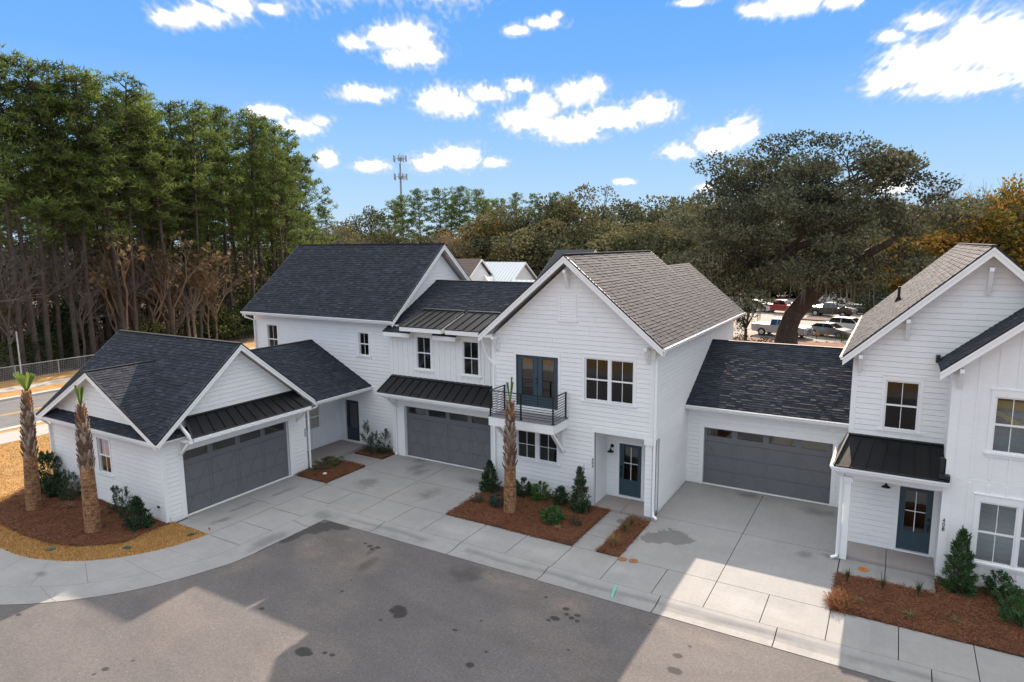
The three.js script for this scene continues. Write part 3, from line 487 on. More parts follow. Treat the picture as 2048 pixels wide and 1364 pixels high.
{ const xs = [-15.7, -12.3, -8.9, -5.3, -2.14, 1.3, 4.7, 8, 14]; let x0 = -17.9, b0 = -18.75; for (const x of xs) { kerbPiece([[b0, -17.3], [x - 0.012, -17.3]], [[x0, -16.42], [x - 0.012, -16.42]]); x0 = b0 = x + 0.012; }
  kerbPiece([[-18.75, -15.71], [-18.75, -17.3]], [[-17.9, -15.71], [-17.9, -16.42]]); kerbPiece([[-18.75, -12.95], [-18.75, -15.69]], [[-17.92, -12.95], [-17.9, -15.69]]);
  const cut = [[1, 13], [13, 22], [22, 31], [31, 40]]; for (const [a, b] of cut) { const B = kbCurve.slice(a, b + 1), F = kfCurve.slice(a, b + 1); B[0] = [lerp(B[0][0], B[1][0], .03), lerp(B[0][1], B[1][1], .03)]; F[0] = [lerp(F[0][0], F[1][0], .03), lerp(F[0][1], F[1][1], .03)]; kerbPiece(B, F); } 
  kerbPiece([[-29.52, -6.7], [-39.6, -6.7]], [[-29.52, -5.85], [-39.6, -5.85]]); }
// sidewalk slabs
const walk = new THREE.Group(); walk.name = 'sidewalk'; walk.userData = { kind: 'structure', label: 'pale concrete sidewalk of separate slabs along the kerb', category: 'sidewalk' }; scene.add(walk);
const J = 0.011;
const pave = (parent, x0, x1, z0, z1, y = 0, name = 'slab', mat = M.concrete) => slab([[x0 + J, z0 + J], [x1 - J, z0 + J], [x1 - J, z1 - J], [x0 + J, z1 - J]], y - 0.11, y).build(name, mat, parent);
{ const xs = [-20.45, -18.78, -17.15, -15.6, -14.1, -12.3, -10.58, -8.85, -7.2, -5.6, -4.1, -2.6, -1.0, 0.62, 2.25, 3.9, 5.5, 7.1, 9]; for (let i = 0; i < xs.length - 1; i++) pave(walk, xs[i], xs[i + 1], -18.93, i === 0 ? -17.5 : -17.3);
  pave(walk, -20.45, -18.75, -17.5, -16.13); pave(walk, -20.45, -18.75, -16.13, -14.7); pave(walk, -20.45, -18.75, -14.7, -13.36);
  const idx = [[0, 7], [7, 13], [13, 18], [18, 23], [23, 28], [28, 34], [34, 40]]; for (const [a, b] of idx) { const B = kbCurve.slice(a, b + 1), W = wbCurve.slice(a, b + 1); const sh = (A, B2) => [lerp(A[0], B2[0], 0.03), lerp(A[1], B2[1], 0.03)]; B[0] = sh(B[0], B[1]); W[0] = sh(W[0], W[1]); slab([...B.map(q => [q[0] - 0.008, q[1] - 0.008]), ...W.reverse()], -0.11, 0).build('slab', M.concrete, walk); }
  for (let x = -29.52; x > -39.5; x -= 1.68) pave(walk, x - 1.68, x, -9.2, -6.71);
}
structure('joint_bed', flat([[9, -18.95], [9, -17.28], [-18.74, -17.28], [-18.74, -13.4], ...kbCurve, [-39.6, -6.7], [-39.6, -9.2], ...wbCurve.slice().reverse(), [-20.5, -13.4], [-20.5, -18.95]], -0.05).geo(), M.joint, 'dark joints showing between the sidewalk slabs', 'joint bed');
// driveways
function drive(label, list, bed) { const g = new THREE.Group(); g.name = numbered('driveway'); g.userData = { kind: 'structure', label, category: 'driveway' }; scene.add(g); for (const q of list) pave(g, ...q); flat(bed, -0.045).build('joint_bed', M.joint, g); return g; }
drive('concrete driveway in front of the middle garage', [[-20.57, -17.25, -23.58, -21.24], [-17.25, -14.1, -23.58, -21.24], [-20.57, -17.25, -21.24, -18.93], [-17.25, -14.1, -21.24, -18.93], [-20.57, -14.1, -23.86, -23.58]], [[-20.6, -23.88], [-14.05, -23.88], [-14.05, -18.9], [-20.6, -18.9]]);
drive('concrete driveway in front of the left corner garage', [[-22.38, -20.45, -16.35, -13.36], [-22.38, -20.45, -19.1, -16.35], [-22.68, -22.38, -19.1, -13.9]], [[-22.7, -19.1], [-20.4, -19.1], [-20.4, -13.3], [-22.7, -13.3]]);
drive('concrete driveway in front of the recessed right garage', [[-7.23, -4.1, -26.72, -22.7], [-4.1, -1.03, -26.72, -22.7], [-7.23, -4.1, -22.7, -18.93], [-4.1, -1.03, -22.7, -18.93], [-7.28, -1.05, -26.98, -26.72]], [[-7.26, -26.99], [-1.02, -26.99], [-1.02, -18.9], [-7.26, -18.9]]);
function path(label, list, mat) { const g = new THREE.Group(); g.name = numbered('path'); g.userData = { kind: 'structure', label, category: 'path' }; scene.add(g); for (const q of list) pave(g, ...q, 0, 'slab', mat || M.concrete); return g; }
path('narrow concrete path from the sidewalk to the middle front door', [[-8.9, -8.0, -22.26, -21.1], [-8.9, -8.0, -21.1, -20.0], [-8.9, -8.0, -20.0, -18.93]]);
path('short concrete path from the driveway to the left porch', [[-22.55, -20.57, -22.65, -21.52]]);
path('concrete landing below the right porch step', [[-1.02, 0.25, -22.44, -21.3], [0.25, 1.55, -22.44, -21.3]]);
// straw beds
const beds = [];
const bed = (label, poly, y = 0.03) => { structure('straw_bed', (() => { const m = flat(poly, y); for (let i = 0; i < poly.length; i++) { const a = poly[i], b = poly[(i + 1) % poly.length]; m.quad([a[0], -0.1, a[1]], [b[0], -0.1, b[1]], [b[0], y, b[1]], [a[0], y, a[1]]); } return m.geo(); })(), M.mulch, label, 'straw bed'); beds.push({ poly, y }); };
const wob = (poly, s) => { const r = rng(s), out = []; for (let i = 0; i < poly.length; i++) { const a = poly[i], b = poly[(i + 1) % poly.length], n = Math.max(1, Math.round(Math.hypot(a[0] - b[0], a[1] - b[1]) / 0.35)); for (let k = 0; k < n; k++) { const t = k / n; out.push([lerp(a[0], b[0], t) + (r() - .5) * .05, lerp(a[1], b[1], t) + (r() - .5) * .05]); } } return out; };
bed('brown pine straw bed with the middle palm and shrubs', wob([[-14.08, -22.35], [-9.0, -22.35], [-8.88, -22.2], [-8.92, -18.9], [-14.12, -18.95]], 1));
bed('narrow straw strip with grass tufts beside the middle path', wob([[-7.98, -22.15], [-7.26, -21.85], [-7.24, -18.9], [-7.98, -18.95]], 2));
bed('small straw bed between the left garage and porch', wob([[-22.45, -21.45], [-20.62, -21.5], [-20.6, -19.08], [-22.4, -19.1], [-22.65, -19.9]], 3));
bed('small straw bed with three shrubs beside the middle garage', wob([[-22.4, -23.75], [-20.66, -23.75], [-20.62, -22.65], [-22.4, -22.72]], 4));
bed('wide straw bed in front of the right house', wob([[-1.0, -21.22], [1.6, -21.25], [1.62, -22.34], [9, -22.34], [9, -18.95], [-1.02, -18.95]], 5));
bed('straw bed with two palms round the left corner garage', wob([[-22.55, -13.22], [-22.56, -12.6], [-22.42, -11.5], [-23.37, -10.66], [-24.67, -10.25], [-26.16, -10.1], [-28.24, -10.2], [-30.0, -10.9], [-31.3, -12.4], [-31.6, -14], [-30.4, -14], [-30.4, -13.22]], 6));
// lawn
const lawnPoly = [[-22.3, -13.42], [-20.5, -13.4], ...wbCurve, [-39.62, -9.2], [-39.62, -70], [-21, -70], [-21, -45], [-31.2, -45], [-31.2, -13.2]];
structure('lawn', (() => { const m = flat(lawnPoly, 0.0); for (let i = 0; i < wbCurve.length - 1; i++) { const a = wbCurve[i], b = wbCurve[i + 1]; m.quad([a[0], -0.1, a[1]], [b[0], -0.1, b[1]], [b[0], 0, b[1]], [a[0], 0, a[1]]); } return m.geo(); })(), M.turf, 'tan dormant lawn around the corner garage', 'lawn');
structure('lawn', flat([[-39.6, 3.4], [60, 3.4], [60, 120], [-39.6, 120]], -0.03).geo(), M.turf, 'tan lawn on the far side of the court behind the viewer', 'lawn');
structure('sidewalk', slab([[-39.6, 1.2], [60, 1.2], [60, 3.4], [-39.6, 3.4]], -0.1, -0.01).geo(), M.concrete, 'sidewalk on the far side of the court behind the viewer', 'sidewalk');
structure('yard', flat([[-20.9, -36], [60, -36], [60, -58], [-20.9, -58]], -0.02).geo(), M.turf, 'tan yard behind the row of houses', 'yard');
structure('court_asphalt', flat([[14.01, -16.42], [60, -16.42], [60, 1.2], [14.01, 1.2]], -0.06).geo(), M.roadAsphalt, 'asphalt of the court going on to the right', 'asphalt court');
// street on the left, running away from the viewer
const road = structure('road', flat([[-51.4, 120], [-43.05, 120], [-43.05, -150], [-51.4, -150]], -0.12).geo(), M.roadAsphalt, 'grey asphalt street with a yellow centre line at the left', 'road');
for (const x of [-47.28, -47.05]) mesh('yellow_line', flat([[x, 100], [x + 0.11, 100], [x + 0.11, -150], [x, -150]], -0.116).geo(), std({ color: lin(0.55, 0.3, 0.04), roughness: 0.8 }), road);
for (const [x, lab] of [[-43.05, 'near concrete kerb of the left street'], [-51.9, 'far concrete kerb of the left street']]) structure('kerb', new MB().box(x, x + 0.5, -0.2, 0.02, -150, 110).geo(), std({ color: lin(0.42, 0.4, 0.37), roughness: 0.9 }), lab, 'kerb');
structure('verge', flat([[-42.55, 110], [-41.95, 110], [-41.95, -150], [-42.55, -150]], 0.0).geo(), M.turf, 'narrow tan grass verge between left street and its sidewalk', 'verge');
structure('verge', flat([[-53.9, 110], [-51.9, 110], [-51.9, -150], [-53.9, -150]], 0.0).geo(), M.turf, 'tan grass verge across the left street', 'verge');
structure('verge', flat([[-58.5, 110], [-55.4, 110], [-55.4, -150], [-58.5, -150]], 0.0).geo(), M.turf, 'tan grass strip in front of the wire fence', 'verge');
for (const [x0, x1, lab] of [[-41.95, -39.62, 'sidewalk on the near side of the left street'], [-55.4, -53.9, 'sidewalk on the far side of the left street']]) { const g = new THREE.Group(); g.name = numbered('sidewalk'); g.userData = { kind: 'structure', label: lab, category: 'sidewalk' }; scene.add(g); for (let z = 12; z > -90; z -= 2.4) slab([[x0, z - 2.38], [x1, z - 2.38], [x1, z], [x0, z]], -0.1, 0.015).build('slab', M.concrete2 || (M.concrete2 = std({ color: lin(0.36, 0.34, 0.31), roughness: 0.9 })), g); }
// car park behind
structure('car_park', flat([[-26, -71], [30, -71], [34, -128], [-34, -128]], -0.1).geo(), M.lot, 'pale sandy car park behind the houses', 'car park');
structure('planting_strip', flat([[-30, -58], [40, -58], [40, -72.5], [-30, -72.5]], -0.05).geo(), std({ map: M.mulch.map, color: lin(2.6, 3.0, 3.6), roughness: 1 }), 'pale wood-chip strip between the yard and the car park', 'planting strip');
structure('planting_island', slab([[-11, -92.5], [-4, -91], [4, -91.6], [9, -93], [4, -94.6], [-4, -95.4], [-10, -95.2]], -0.1, 0.04).geo(), M.mulch, 'straw island between the two rows of parked cars', 'island');
// straw needles over the beds, grass blades over the near lawn
const inside = (poly, x, z) => { let c = false; for (let i = 0, j = poly.length - 1; i < poly.length; j = i++) { const a = poly[i], b = poly[j]; if ((a[1] > z) !== (b[1] > z) && x < (b[0] - a[0]) * (z - a[1]) / (b[1] - a[1]) + a[0]) c = !c; } return c; };
{
  const n = 100000;
  const im = new THREE.InstancedMesh(new MB().fbox((u, v, w) => [u, v, w], -0.5, 0.5, -0.5, 0.5, -0.5, 0.5).geo(), std({ color: lin(1, 1, 1), roughness: 0.9 }), n); im.name = 'pine_straw'; im.castShadow = im.receiveShadow = true;
  const r = rng(77), m4 = new THREE.Matrix4(), q = new THREE.Quaternion(), e = new THREE.Euler(), col = new THREE.Color(); let k = 0;
  const area = beds.map(b => { const xs = b.poly.map(p => p[0]), zs = b.poly.map(p => p[1]); return [Math.min(...xs), Math.max(...xs), Math.min(...zs), Math.max(...zs)]; }), tot = area.reduce((s, a) => s + (a[1] - a[0]) * (a[3] - a[2]), 0);
  while (k < n) { let t = r() * tot, i = 0; while (i < area.length - 1 && t > (area[i][1] - area[i][0]) * (area[i][3] - area[i][2])) { t -= (area[i][1] - area[i][0]) * (area[i][3] - area[i][2]); i++; } const a = area[i], x = lerp(a[0], a[1], r()), z = lerp(a[2], a[3], r()); const far = r() < .12 ? .5 : .14, jx = (r() - .5) * far, jz = (r() - .5) * far; if (!inside(beds[i].poly, x + jx, z + jz)) continue;
    const hump = fbm(x * 2.2, z * 2.2, 3); e.set((r() - .5) * 0.5, r() * 6.283, (r() - .5) * 0.7); q.setFromEuler(e); m4.compose(new THREE.Vector3(x, beds[i].y + 0.004 + r() * 0.13 * hump * hump, z), q, new THREE.Vector3(0.12 + r() * 0.16, 0.006, 0.006 + r() * 0.006)); im.setMatrixAt(k, m4);
    const v = 0.5 + r() * 0.9; col.setRGB(0.17 * v, 0.066 * v * (0.85 + .3 * r()), 0.028 * v); im.setColorAt(k, col); k++; }
  scene.add(im); tag(im, 'loose brown pine needles lying over the straw beds', 'pine straw', null, 'stuff');
  const nb = 90000, blade = new MB().tri([-0.5, 0, 0], [0.5, 0, 0], [0, 1, 0.3]).geo(); const ib = new THREE.InstancedMesh(blade, std({ color: lin(1, 1, 1), roughness: 0.9, side: THREE.DoubleSide }), nb); ib.name = 'grass_blades'; ib.castShadow = ib.receiveShadow = true; k = 0;
  while (k < nb) { const near = r() < 0.62, x = near ? lerp(-31, -20.4, r()) : lerp(-39.6, -30, r()), z = near ? lerp(-15, -9.1, r()) : lerp(-30, -9.2, r()); if (!inside(lawnPoly, x, z) || inside(beds[5].poly, x, z)) continue;
    e.set((r() - .5) * 0.9, r() * 6.283, (r() - .5) * 0.9); q.setFromEuler(e); m4.compose(new THREE.Vector3(x, 0, z), q, new THREE.Vector3(0.012 + r() * 0.01, 0.03 + r() * 0.04, 0.05)); ib.setMatrixAt(k, m4); const v = 0.55 + r() * 0.8; col.setRGB(0.45 * v, 0.26 * v, 0.085 * v); ib.setColorAt(k, col); k++; }
  scene.add(ib); tag(ib, 'short tan blades of the dormant lawn', 'grass', null, 'stuff');
}
// ---------------------------------------------------------------- the left house (garage, porch wing, two-storey block)
const grp = (name, parent) => { const g = new THREE.Group(); g.name = name; parent.add(g); return g; };
function floors(house, x0, x1, z0, z1, ys) { for (const y of ys) new MB().box(x0, x1, y - 0.15, y, z0, z1).build('floor', M.interiorFloor, house); }
function gableWallPoly(u0, u1, v0, vEave, uR, vR) { return [[u0, v0], [u1, v0], [u1, vEave], [uR, vR], [u0, vEave]]; }
{
  const h = thing('left_house', 'white house at the left with a corner garage, porch wing and dark roofs', 'house');
  // garage: front wall faces +x, window wall faces +z
  const gf = faceX(-22.6), gl = faceZ(-13.2);
  const gdoor = [14.0, 18.93, 0.03, 2.53]; // u = -z
  wall(h, gf, [[13.2, -0.1], [19.9, -0.1], [19.9, 3.28], [16.55, 6.06], [13.2, 3.28]], [gdoor]);
  garageDoor(h, (u, v, n) => gf(u, v, n - 0.13), gdoor[0], gdoor[1], gdoor[2], gdoor[3]);
  new MB().fbox(gf, 13.82, 14.0, 0, 2.53, -0.14, 0.035).fbox(gf, 18.93, 19.11, 0, 2.53, -0.14, 0.035).fbox(gf, 13.82, 19.11, 2.53, 2.75, -0.14, 0.037).build('door_casing', M.trim, h);
  trimBoard(h, gf, 13.2, 13.34, 0, 3.2); trimBoard(h, gf, 19.75, 19.9, 0, 3.2);
  trimBoard(h, gf, 13.32, 13.82, 0, 0.2, 0.03, 'skirt_board'); trimBoard(h, gf, 19.11, 19.75, 0, 0.2, 0.03, 'skirt_board');
  const gw = [-26.86, -26.0, 1.27, 2.7];
  wall(h, gl, rectPoly(-30.4, -22.6, -0.1, 3.3), [gw]); const wd = windowUnit(h, gl, ...gw);
  new MB().fbox(gl, -26.8, -26.05, 1.98, 2.66, -0.13, -0.12).build('blind', M.blind, wd);
  trimBoard(h, gl, -22.72, -22.565, 0, 3.1); trimBoard(h, gl, -30.42, -30.27, 0, 3.1); trimBoard(h, gl, -30.27, -22.72, 0, 0.2, 0.028, 'skirt_board');
  wall(h, faceMX(-30.4), [[-19.9, -0.1], [-13.2, -0.1], [-13.2, 3.28], [-16.55, 6.06], [-19.9, 3.28]], [], 'plain'); wall(h, faceMZ(-19.9), rectPoly(22.6, 30.4, -0.1, 3.28), [], 'plain');
  new MB().fbox(gl, -23.05, -22.95, 0.55, 0.62, 0.01, 0.06).build('hose_bib', M.black, h);
  // small front gable over the window wall
  wall(h, gl, [[-30.1, 3.46], [-22.75, 3.46], [-26.4, 5.3]], []);
  const roof = grp('roof', h), gs = 0.84, L = Math.hypot(3.72, 3.1);
  slope(h, roof, [-30.75, 3.2, -12.83], [-22.2, 3.2, -12.83], [0, 3.1, -3.72], rectPoly(0, 8.55, 0, L));
  slope(h, roof, [-22.2, 3.2, -20.27], [-30.75, 3.2, -20.27], [0, 3.1, 3.72], rectPoly(0, 8.55, 0, L));
  new MB().box(-30.75, -22.2, 6.29, 6.325, -16.63, -16.47).build('ridge_cap', M.shingleCap || (M.shingleCap = std({ color: lin(0.014, 0.014, 0.017), roughness: 0.7 })), roof);
  const dl = Math.hypot(4.2, 2.2);
  slope(h, roof, [-22.2, 3.22, -12.78], [-22.2, 3.22, -15.75], [-4.2, 2.2, 0], rectPoly(0, 2.97, 0, dl));
  slope(h, roof, [-30.6, 3.22, -15.75], [-30.6, 3.22, -12.78], [4.2, 2.2, 0], rectPoly(0, 2.97, 0, dl));
  new MB().box(-26.47, -26.33, 5.415, 5.45, -15.6, -12.77).build('ridge_cap', M.shingleCap, roof);
  rake(h, [-22.2, 3.2, -12.79], [-26.4, 5.42, -12.79], [0, 0, 1], 0.2); rake(h, [-30.6, 3.2, -12.79], [-26.4, 5.42, -12.79], [0, 0, 1], 0.2);
  rake(h, [-22.19, 3.2, -12.83], [-22.19, 6.3, -16.55], [1, 0, 0], 0.22); rake(h, [-22.19, 3.2, -20.27], [-22.19, 6.3, -16.55], [1, 0, 0], 0.22);
  rake(h, [-30.76, 3.2, -12.83], [-30.76, 6.3, -16.55], [-1, 0, 0], 0.22); rake(h, [-30.76, 3.2, -20.27], [-30.76, 6.3, -16.55], [-1, 0, 0], 0.22);
  gutter(h, [-30.8, 3.19, -12.85], [-22.1, 3.19, -12.85], [0, 0, 1]);
  downspout(h, [[-30.3, 3.08, -12.78], [-30.3, 2.95, -12.9], [-30.35, 2.75, -13.1], [-30.35, 0.1, -13.1], [-30.35, 0.05, -12.95]]);
  // metal awning over the garage door
  seamRoof(h, 'awning_roof', [-22.58, 3.78, -14.2], [-22.58, 3.78, -19.3], [-21.72, 3.2, -13.9], [-21.72, 3.2, -19.55], 12);
  const aw = new MB(); aw.box(-21.76, -21.7, 3.02, 3.17, -19.5, -13.95); for (let k = 0; k < 12; k++) { const z = -14.15 - k * 0.465; aw.box(-21.7, -21.66, 3.06, 3.12, z - 0.03, z + 0.03); } aw.build('awning_fascia', M.trim, h);
  new MB().box(-22.6, -21.76, 3.06, 3.12, -19.45, -14.0).build('awning_soffit', M.soffit, h);
  for (const u of [13.88, 19.42]) { const m = new MB(), P = gf; m.fbox(P, u - .05, u + .05, 2.35, 3.3, 0.03, 0.1); m.fbox(P, u - .05, u + .05, 2.98, 3.08, 0.1, 0.86); bar(m, P(u, 2.45, 0.08), P(u, 3.0, 0.7), 0.09, 0.1, [0, 0, 1]); m.build('bracket', M.trim, h); }
  { const m = new MB(); bar(m, [-22.58, 3.68, -13.9], [-21.75, 3.12, -13.9], 0.08, 0.1, [0, 1, 0]); m.build('awning_rafter', M.trim, h); const m2 = new MB(); bar(m2, [-22.58, 3.68, -19.5], [-21.75, 3.12, -19.5], 0.08, 0.1); m2.build('awning_rafter', M.trim, h); }
  houseNumber(h, gf, 19.83, 1.95, '400');
  downspout(h, [[-22.15, 3.05, -20.25], [-22.2, 2.9, -20.22], [-22.48, 2.75, -19.98], [-22.5, 0.14, -19.98], [-22.38, 0.05, -19.98]]);
  // porch wing
  const pw = faceX(-24.4), ww = [21.25, 22.42, 1.1, 2.35];
  wall(h, pw, rectPoly(19.9, 23.8, 0.0, 3.3), [ww], 'batten', { step: 0.3 }); windowUnit(h, pw, ...ww);
  new MB().box(-24.56, -24.4, -0.1, 0.12, -23.8, -19.9).build('skirt_board', M.trim, h);
  slab([[-24.4, -23.8], [-22.6, -23.8], [-22.6, -19.92], [-24.4, -19.92]], -0.15, 0.11).build('porch_slab', M.porchConcrete, h);
  const wl = Math.hypot(4.05, 2.03);
  slope(h, roof, [-22.12, 3.19, -20.2], [-22.12, 3.19, -23.8], [-4.05, 2.03, 0], [[0, 0], [3.6, 0], [3.6, wl], [-2.4, wl]]);
  slope(h, roof, [-30.2, 3.19, -23.8], [-30.2, 3.19, -20.2], [4.05, 2.03, 0], rectPoly(0, 3.6, 0, wl), { soffit: false });
  new MB().box(-26.24, -26.1, 5.21, 5.245, -23.8, -17.9).build('ridge_cap', M.shingleCap, roof);
  gutter(h, [-22.14, 3.18, -20.22], [-22.14, 3.18, -23.78], [1, 0, 0]);
  new MB().box(-24.38, -22.3, 3.0, 3.06, -23.8, -19.95).build('porch_ceiling', M.soffit, h);
  wallLight(h, faceZ(-23.8), -24.1 + 0.0, 2.6);
  // two-storey block
  const mf = faceZ(-23.8), w1 = [-29.57, -28.77, 4.25, 5.86], w2 = [-22.86, -22.2, 4.68, 5.83], dr = [-23.98, -23.06, 0.18, 2.3];
  wall(h, mf, rectPoly(-30.6, -20.72, -0.1, 6.42), [w1, w2, dr]); windowUnit(h, mf, ...w1); windowUnit(h, mf, ...w2);
  entryDoor(h, mf, ...dr, { mat: M.tealDark, handle: -1, low: 0.62 }); doorCasing(h, mf, ...dr);
  trimBoard(h, mf, -30.62, -30.47, 0, 6.4); trimBoard(h, mf, -20.85, -20.7, 0, 6.2);
  wall(h, faceX(-20.7), [[23.8, -0.1], [31.4, -0.1], [31.4, 6.55], [27.6, 9.73], [23.8, 6.55]]);
  wall(h, faceMX(-30.6), [[-31.4, -0.1], [-23.8, -0.1], [-23.8, 6.55], [-27.6, 9.73], [-31.4, 6.55]], [], 'plain'); wall(h, faceMZ(-31.4), rectPoly(20.7, 30.6, -0.1, 6.5), [], 'plain');
  const ml = Math.hypot(4.25, 3.56);
  slope(h, roof, [-31.0, 6.57, -23.35], [-20.3, 6.57, -23.35], [0, 3.56, -4.25], rectPoly(0, 10.7, 0, ml)); slope(h, roof, [-20.3, 6.57, -31.85], [-31.0, 6.57, -31.85], [0, 3.56, 4.25], rectPoly(0, 10.7, 0, ml));
  new MB().box(-31.0, -20.3, 10.12, 10.155, -27.68, -27.52).build('ridge_cap', M.shingleCap, roof);
  rake(h, [-20.29, 6.57, -23.35], [-20.29, 10.13, -27.6], [1, 0, 0], 0.24); rake(h, [-20.29, 6.57, -31.85], [-20.29, 10.13, -27.6], [1, 0, 0], 0.24); rake(h, [-31.01, 6.57, -23.35], [-31.01, 10.13, -27.6], [-1, 0, 0], 0.24);
  gutter(h, [-31.05, 6.55, -23.37], [-20.32, 6.55, -23.37], [0, 0, 1]);
  downspout(h, [[-30.75, 6.42, -23.32], [-30.75, 6.25, -23.32], [-30.5, 6.05, -23.7], [-30.5, 0.1, -23.7]]);
  floors(h, -30.5, -20.8, -31.3, -23.95, [0.05, 3.1]); floors(h, -30.3, -22.75, -19.8, -13.35, [0.02]);
}
// ---------------------------------------------------------------- the middle house
{
  const h = thing('middle_house', 'white middle house with a black railed balcony and brown sunlit roof', 'house');
  const f = faceZ(-22.35), x0 = -14.1, x1 = -7.3;
  const fd = [-13.0, -11.12, 3.63, 5.72], W1 = [-10.0, -9.03, 4.2, 5.83], W2 = [-8.98, -8.05, 4.2, 5.83], L1 = [-12.99, -12.11, 1.45, 2.63], L2 = [-12.01, -11.14, 1.45, 2.63], porch = [-9.58, -7.56, -0.1, 2.98];
  wall(h, f, [[x0, -0.1], [x1, -0.1], [x1, 6.4], [-10.7, 9.3], [x0, 6.4]], [fd, [-10.0, -8.05, 4.2, 5.83], [-12.99, -11.14, 1.45, 2.63], porch]);
  const fr = grp('balcony_door', h);
  for (const [a, b] of [[-12.98, -12.07], [-12.05, -11.14]]) { const d = entryDoor(h, f, a, b, 3.66, 5.70, { stile: 0.2, low: 0.4, top: 0.13, handle: 0, plainLow: true }); d.name = 'door_leaf'; fr.add(d); }
  new MB().fbox(f, -12.12, -12.05, 4.6, 4.66, -0.045, 0).fbox(f, -12.12, -12.05, 4.76, 4.82, -0.045, 0).build('handle', M.black, fr);
  new MB().fbox(f, -13.0, -12.98, 3.63, 5.72, -0.1, -0.01).fbox(f, -11.14, -11.12, 3.63, 5.72, -0.1, -0.01).fbox(f, -12.98, -11.14, 5.70, 5.72, -0.1, -0.01).build('door_frame', M.teal, fr);
  new MB().fbox(f, -13.1, -13.0, 3.5, 5.72, 0, 0.034).fbox(f, -11.12, -11.02, 3.5, 5.72, 0, 0.034).fbox(f, -13.1, -11.02, 5.72, 5.9, 0, 0.036).fbox(f, -13.0, -11.12, 3.5, 3.63, 0, 0.06).build('door_casing', M.trim, h);
  windowUnit(h, f, W1[0], W1[1], W1[2], W1[3], { right: 0.025, left: 0.1 }); windowUnit(h, f, W2[0], W2[1], W2[2], W2[3], { left: 0.025, right: 0.1 });
  windowUnit(h, f, L1[0], L1[1], L1[2], L1[3], { single: true, crossbar: true, right: 0.05 }); windowUnit(h, f, L2[0], L2[1], L2[2], L2[3], { single: true, crossbar: true, left: 0.05 });
  trimBoard(h, f, x0 - 0.03, x0 + 0.14, 0, 6.35); trimBoard(h, f, x1 - 0.14, x1 + 0.035, 3.1, 6.3); trimBoard(h, f, -9.58 - 0.1, -9.58, 0, 2.98); trimBoard(h, f, -9.68, x1 + 0.037, 2.98, 3.2, 0.035, 'header_board');
  trimBoard(h, f, x0 + 0.14, -9.68, 0, 0.2, 0.028, 'skirt_board');
  // louvre vent
  { const g = grp('gable_vent', h); new MB().fbox(f, -11.1, -11.02, 7.22, 8.22, 0, 0.04).fbox(f, -10.42, -10.34, 7.22, 8.22, 0, 0.04).fbox(f, -11.02, -10.42, 8.14, 8.22, 0, 0.04).fbox(f, -11.14, -10.3, 7.14, 7.22, 0, 0.06).build('frame', M.trim, g); for (let k = 0; k < 9; k++) { const y = 7.24 + k * 0.1; new MB().hexa([f(-11.02, y, 0.0), f(-10.42, y, 0), f(-10.42, y + 0.1, 0), f(-11.02, y + 0.1, 0), f(-11.02, y, 0.045), f(-10.42, y, 0.045), f(-10.42, y + 0.085, 0.016), f(-11.02, y + 0.085, 0.016)]).build('louvre', M.trim, g); } }
  houseNumber(h, f, -9.63, 1.95, '404');
  // front porch recess
  const pb = faceZ(-23.65), pd = [-9.06, -8.14, 0.14, 2.28];
  wall(h, pb, rectPoly(-9.6, x1, 0, 3.0), [pd]); entryDoor(h, pb, ...pd, { handle: -1, cross: true, low: 0.66, top: 0.13 }); doorCasing(h, pb, ...pd);
  wall(h, faceX(-9.6), rectPoly(22.51, 23.65, 0, 3.0)); new MB().box(-9.6, -7.45, 2.97, 3.05, -23.7, -22.4).build('porch_ceiling', M.soffit, h);
  wallLight(h, pb, -9.36, 2.12); new MB().fbox(pb, -9.36, -9.28, 0.42, 0.53, 0.01, 0.05).build('outlet_cover', M.white, h);
  slab([[-9.58, -23.65], [-8.46, -23.65], [-8.46, -22.28], [-9.58, -22.28]], -0.1, 0.06).build('porch_slab', M.porchConcrete, h); slab([[-8.44, -23.65], [-7.3, -23.65], [-7.3, -22.28], [-8.44, -22.28]], -0.1, 0.06).build('porch_slab', M.porchConcrete, h);
  const col = new MB(); col.box(-7.56, -7.3, 0.0, 2.98, -22.6, -22.34); col.box(-7.6, -7.26, 2.78, 3.0, -22.64, -22.3); col.build('porch_column', M.trim, h);
  // right side wall with the porch opening
  const sw = faceX(x1);
  wall(h, sw, rectPoly(22.35, 35.1, -0.1, 6.4), [[22.55, 23.07, -0.1, 2.9]]); trimBoard(h, sw, 22.352, 22.5, 3.1, 6.3); trimBoard(h, sw, 22.5, 23.15, 2.9, 3.1, 0.034, 'header_board'); trimBoard(h, sw, 23.07, 23.2, 0, 2.9); trimBoard(h, sw, 34.95, 35.1, 0, 6.3);
  wall(h, faceMX(x0), rectPoly(-35.1, -22.35, -0.1, 6.45), [], 'plain'); wall(h, faceMZ(-35.1), [[7.3, -0.1], [14.1, -0.1], [14.1, 5.6], [9.85, 8.6], [7.3, 6.4]], [], 'plain');
  const roof = grp('roof', h), L = Math.hypot(3.82, 3.2), k = 3.2 / 3.82;
  slope(h, roof, [-6.86, 6.48, -21.88], [-6.86, 6.48, -35.5], [-3.82, 3.2, 0], [[0, 0], [13.62, 0], [13.62, L * 0.775], [9.75, L * 0.775], [9.74, L], [0, L]].slice(0, 0).concat([[0, 0], [9.74, 0], [9.74, L], [0, L]]));
  slope(h, roof, [-6.86, 6.48, -31.62], [-6.86, 6.48, -35.5], [-3.82, 3.2, 0], rectPoly(0, 3.88, 0, L * 0.78));
